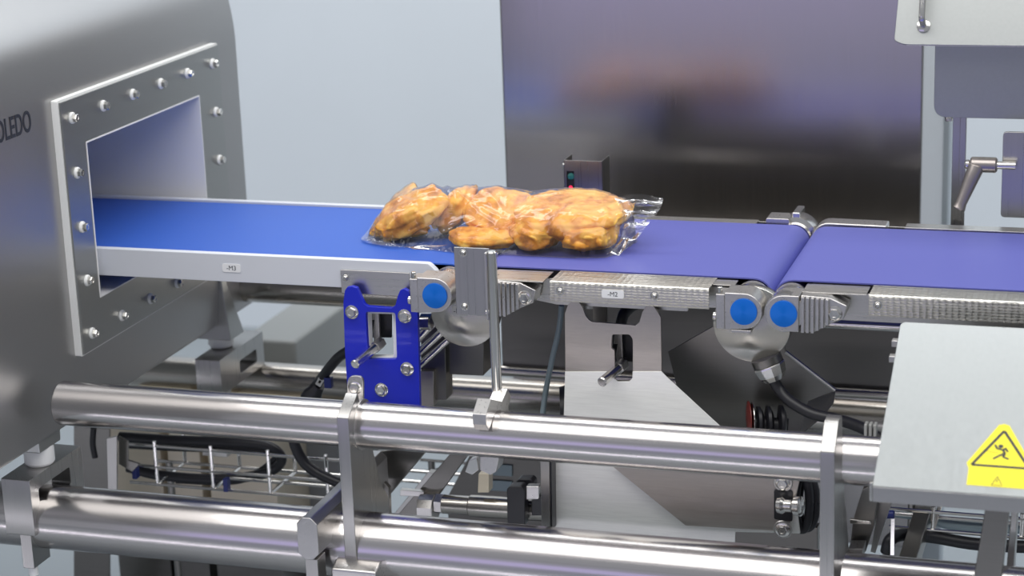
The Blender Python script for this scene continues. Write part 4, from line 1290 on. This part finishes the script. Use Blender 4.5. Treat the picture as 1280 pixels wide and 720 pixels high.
for k, ((px, py), Y, hs, rot, lab) in enumerate(fil):
    bm = fillet_bm(k + 2, *hs)
    mt4 = Matrix.Rotation(rot[2], 4, 'Z') @ Matrix.Rotation(rot[1], 4, 'Y') @ Matrix.Rotation(rot[0], 4, 'X')
    bmesh.ops.transform(bm, matrix=mt4, verts=bm.verts)
    q = P(px, py, Y=Y)
    zmin = min(v.co.z for v in bm.verts)
    if q.z + zmin < .9515: q.z = .9515 - zmin
    bmesh.ops.translate(bm, verts=bm.verts, vec=q)
    base = len(allv)
    allv += [v.co.copy() for v in bm.verts]
    allf += [[v.index + base for v in f.verts] for f in bm.faces]
    o = obj('breaded_fillet', bm, M['crumb'], smooth=80)
    tag(o, lab, 'food', 'breaded fillets in the clear bag')
    FIL.append(o)

tree = BVHTree.FromPolygons(allv, allf)
hb = bmesh.new()
for p in allv[::7]: hb.verts.new(p)
for p in allv[::14]: hb.verts.new((p.x, p.y, .951))
res = bmesh.ops.convex_hull(hb, input=hb.verts)
hb.faces.ensure_lookup_table(); hb.verts.ensure_lookup_table()
hull = BVHTree.FromBMesh(hb)
x0, x1, y0, y1 = -.175, .30, .020, .265
NX, NY = 170, 88
H = [[0.0] * NY for _ in range(NX)]
fix = [[0.0] * NY for _ in range(NX)]
hul = [[0.0] * NY for _ in range(NX)]
for i in range(NX):
    for j in range(NY):
        x = x0 + (x1 - x0) * i / (NX - 1); y = y0 + (y1 - y0) * j / (NY - 1)
        hit = tree.ray_cast(Vector((x, y, 1.3)), Vector((0, 0, -1)))
        fix[i][j] = (hit[0].z - .9505 + .0025) if hit[0] else 0.0
        hit = hull.ray_cast(Vector((x, y, 1.3)), Vector((0, 0, -1)))
        hul[i][j] = (hit[0].z - .9505) if hit[0] else 0.0
hb.free()
H = [r[:] for r in fix]
for it in range(50):
    G = [r[:] for r in H]
    for i in range(NX):
        for j in range(NY):
            if hul[i][j] <= 0 or i in (0, NX - 1) or j in (0, NY - 1):
                G[i][j] = 0; continue
            a = (H[i - 1][j] + H[i + 1][j] + H[i][j - 1] + H[i][j + 1]) / 4
            G[i][j] = max(a, fix[i][j])
    H = G
for i in range(NX):
    for j in range(NY):
        if hul[i][j] > 0: H[i][j] = max(fix[i][j], H[i][j] * .45 + hul[i][j] * .55)
for it in range(4):
    G = [r[:] for r in H]
    for i in range(1, NX - 1):
        for j in range(1, NY - 1):
            if hul[i][j] > 0:
                a = (H[i - 1][j] + H[i + 1][j] + H[i][j - 1] + H[i][j + 1]) / 4
                G[i][j] = max(a, fix[i][j])
    H = G
CRE = [((-.035, .150), (.075, .060), .0045), ((.000, .170), (.110, .060), .003), ((-.10, .11), (-.02, .075), .003), ((.02, .12), (.075, .085), .003),
       ((.14, .05), (.155, .12), .003), ((.225, .06), (.205, .13), .0035), ((.17, .09), (.25, .07), .0025), ((-.13, .15), (-.06, .09), .0025),
       ((.08, .14), (.145, .17), .0025), ((-.07, .20), (-.02, .12), .003), ((.24, .12), (.19, .20), .003)]


def zbag(x, y, h):
    z = .0014 * noise.noise(Vector((x * 22, y * 30, 2.0)))
    p = Vector((x + .003 * noise.noise(Vector((x * 60, y * 60, 1))), y + .003 * noise.noise(Vector((x * 60, y * 60, 7)))))
    for a, b_, am in CRE:
        a, b_ = Vector(a), Vector(b_)
        t_ = max(0, min(1, (p - a).dot(b_ - a) / (b_ - a).length_squared))
        d = (p - a - (b_ - a) * t_).length
        z += am * (1 - (2 * t_ - 1) ** 2) ** .5 * math.exp(-(d / .0035) ** 2)
    return h + z * min(1, h / .012)


bm = bmesh.new()
vt = [[None] * NY for _ in range(NX)]
for i in range(NX):
    for j in range(NY):
        x = x0 + (x1 - x0) * i / (NX - 1); y = y0 + (y1 - y0) * j / (NY - 1)
        vt[i][j] = bm.verts.new((x, y, .9508 + zbag(x, y, H[i][j])))


def keep(i, j):
    """cells under the stretched film, with a narrow rim on the belt"""
    return max(hul[a][b_] for a in range(max(0, i - 1), min(NX, i + 3)) for b_ in range(max(0, j - 1), min(NY, j + 3))) > 0


for i in range(NX - 1):
    for j in range(NY - 1):
        if keep(i, j): bm.faces.new((vt[i][j], vt[i + 1][j], vt[i + 1][j + 1], vt[i][j + 1]))
bmesh.ops.delete(bm, geom=[v for v in bm.verts if not v.link_faces], context='VERTS')
# left seal flap lying on the belt, right seal flap standing up
def flap(pts_a, pts_b, n=26, m=10, amp=.004, seed=0):
    rows = []
    A_, B_ = spline(pts_a, 8), spline(pts_b, 8)
    K = min(len(A_), len(B_))
    for a_i in range(K):
        row = []
        for s in range(m + 1):
            tt = s / m
            p = A_[a_i].lerp(B_[a_i], tt)
            p = p + Vector((0, 0, 1)) * amp * math.sin(a_i * .9 + seed + tt * 2) * math.sin(PI * min(1, tt * 1.0)) + Vector((0, amp * .8 * noise.noise(Vector((a_i * .35, tt * 3, seed))), 0))
            row.append(bm.verts.new(p))
        rows.append(row)
    for a_i in range(K - 1):
        for s in range(m):
            bm.faces.new((rows[a_i][s], rows[a_i + 1][s], rows[a_i + 1][s + 1], rows[a_i][s + 1]))


for dy in (0, .007):
    flap([P(758, 319, Y=.075 + dy), P(774, 302, Y=.10 + dy), P(780, 280, Y=.12 + dy), P(778, 262, Y=.14 + dy), P(768, 247, Y=.155 + dy)],
         [P(773, 320, Y=.078 + dy), P(797, 297, Y=.10 + dy), P(813, 276, Y=.12 + dy), P(825, 261, Y=.13 + dy), P(829, 248, Y=.14 + dy)], amp=.006, seed=1 + dy * 300, m=14)
flap([(-.06, .055, .9535), (-.09, .070, .955), (-.128, .095, .957), (-.145, .13, .962), (-.14, .18, .965)],
     [P(560, 306, Z=.9535), P(500, 309, Z=.9535), P(454, 301, Z=.9535), P(460, 288, Z=.956), P(478, 262, Y=.19)], amp=.0025, seed=4)
for v in bm.verts:
    v.co.z = max(v.co.z, .9512)
bag = obj('clear_bag', bm, M['film'], smooth=75)
tag(bag, 'clear plastic bag around the breaded fillets, resting on the blue belts', 'bag')

for s in TRASH:
    for ch in list(s.children): bpy.data.objects.remove(ch)
    bpy.data.objects.remove(s)
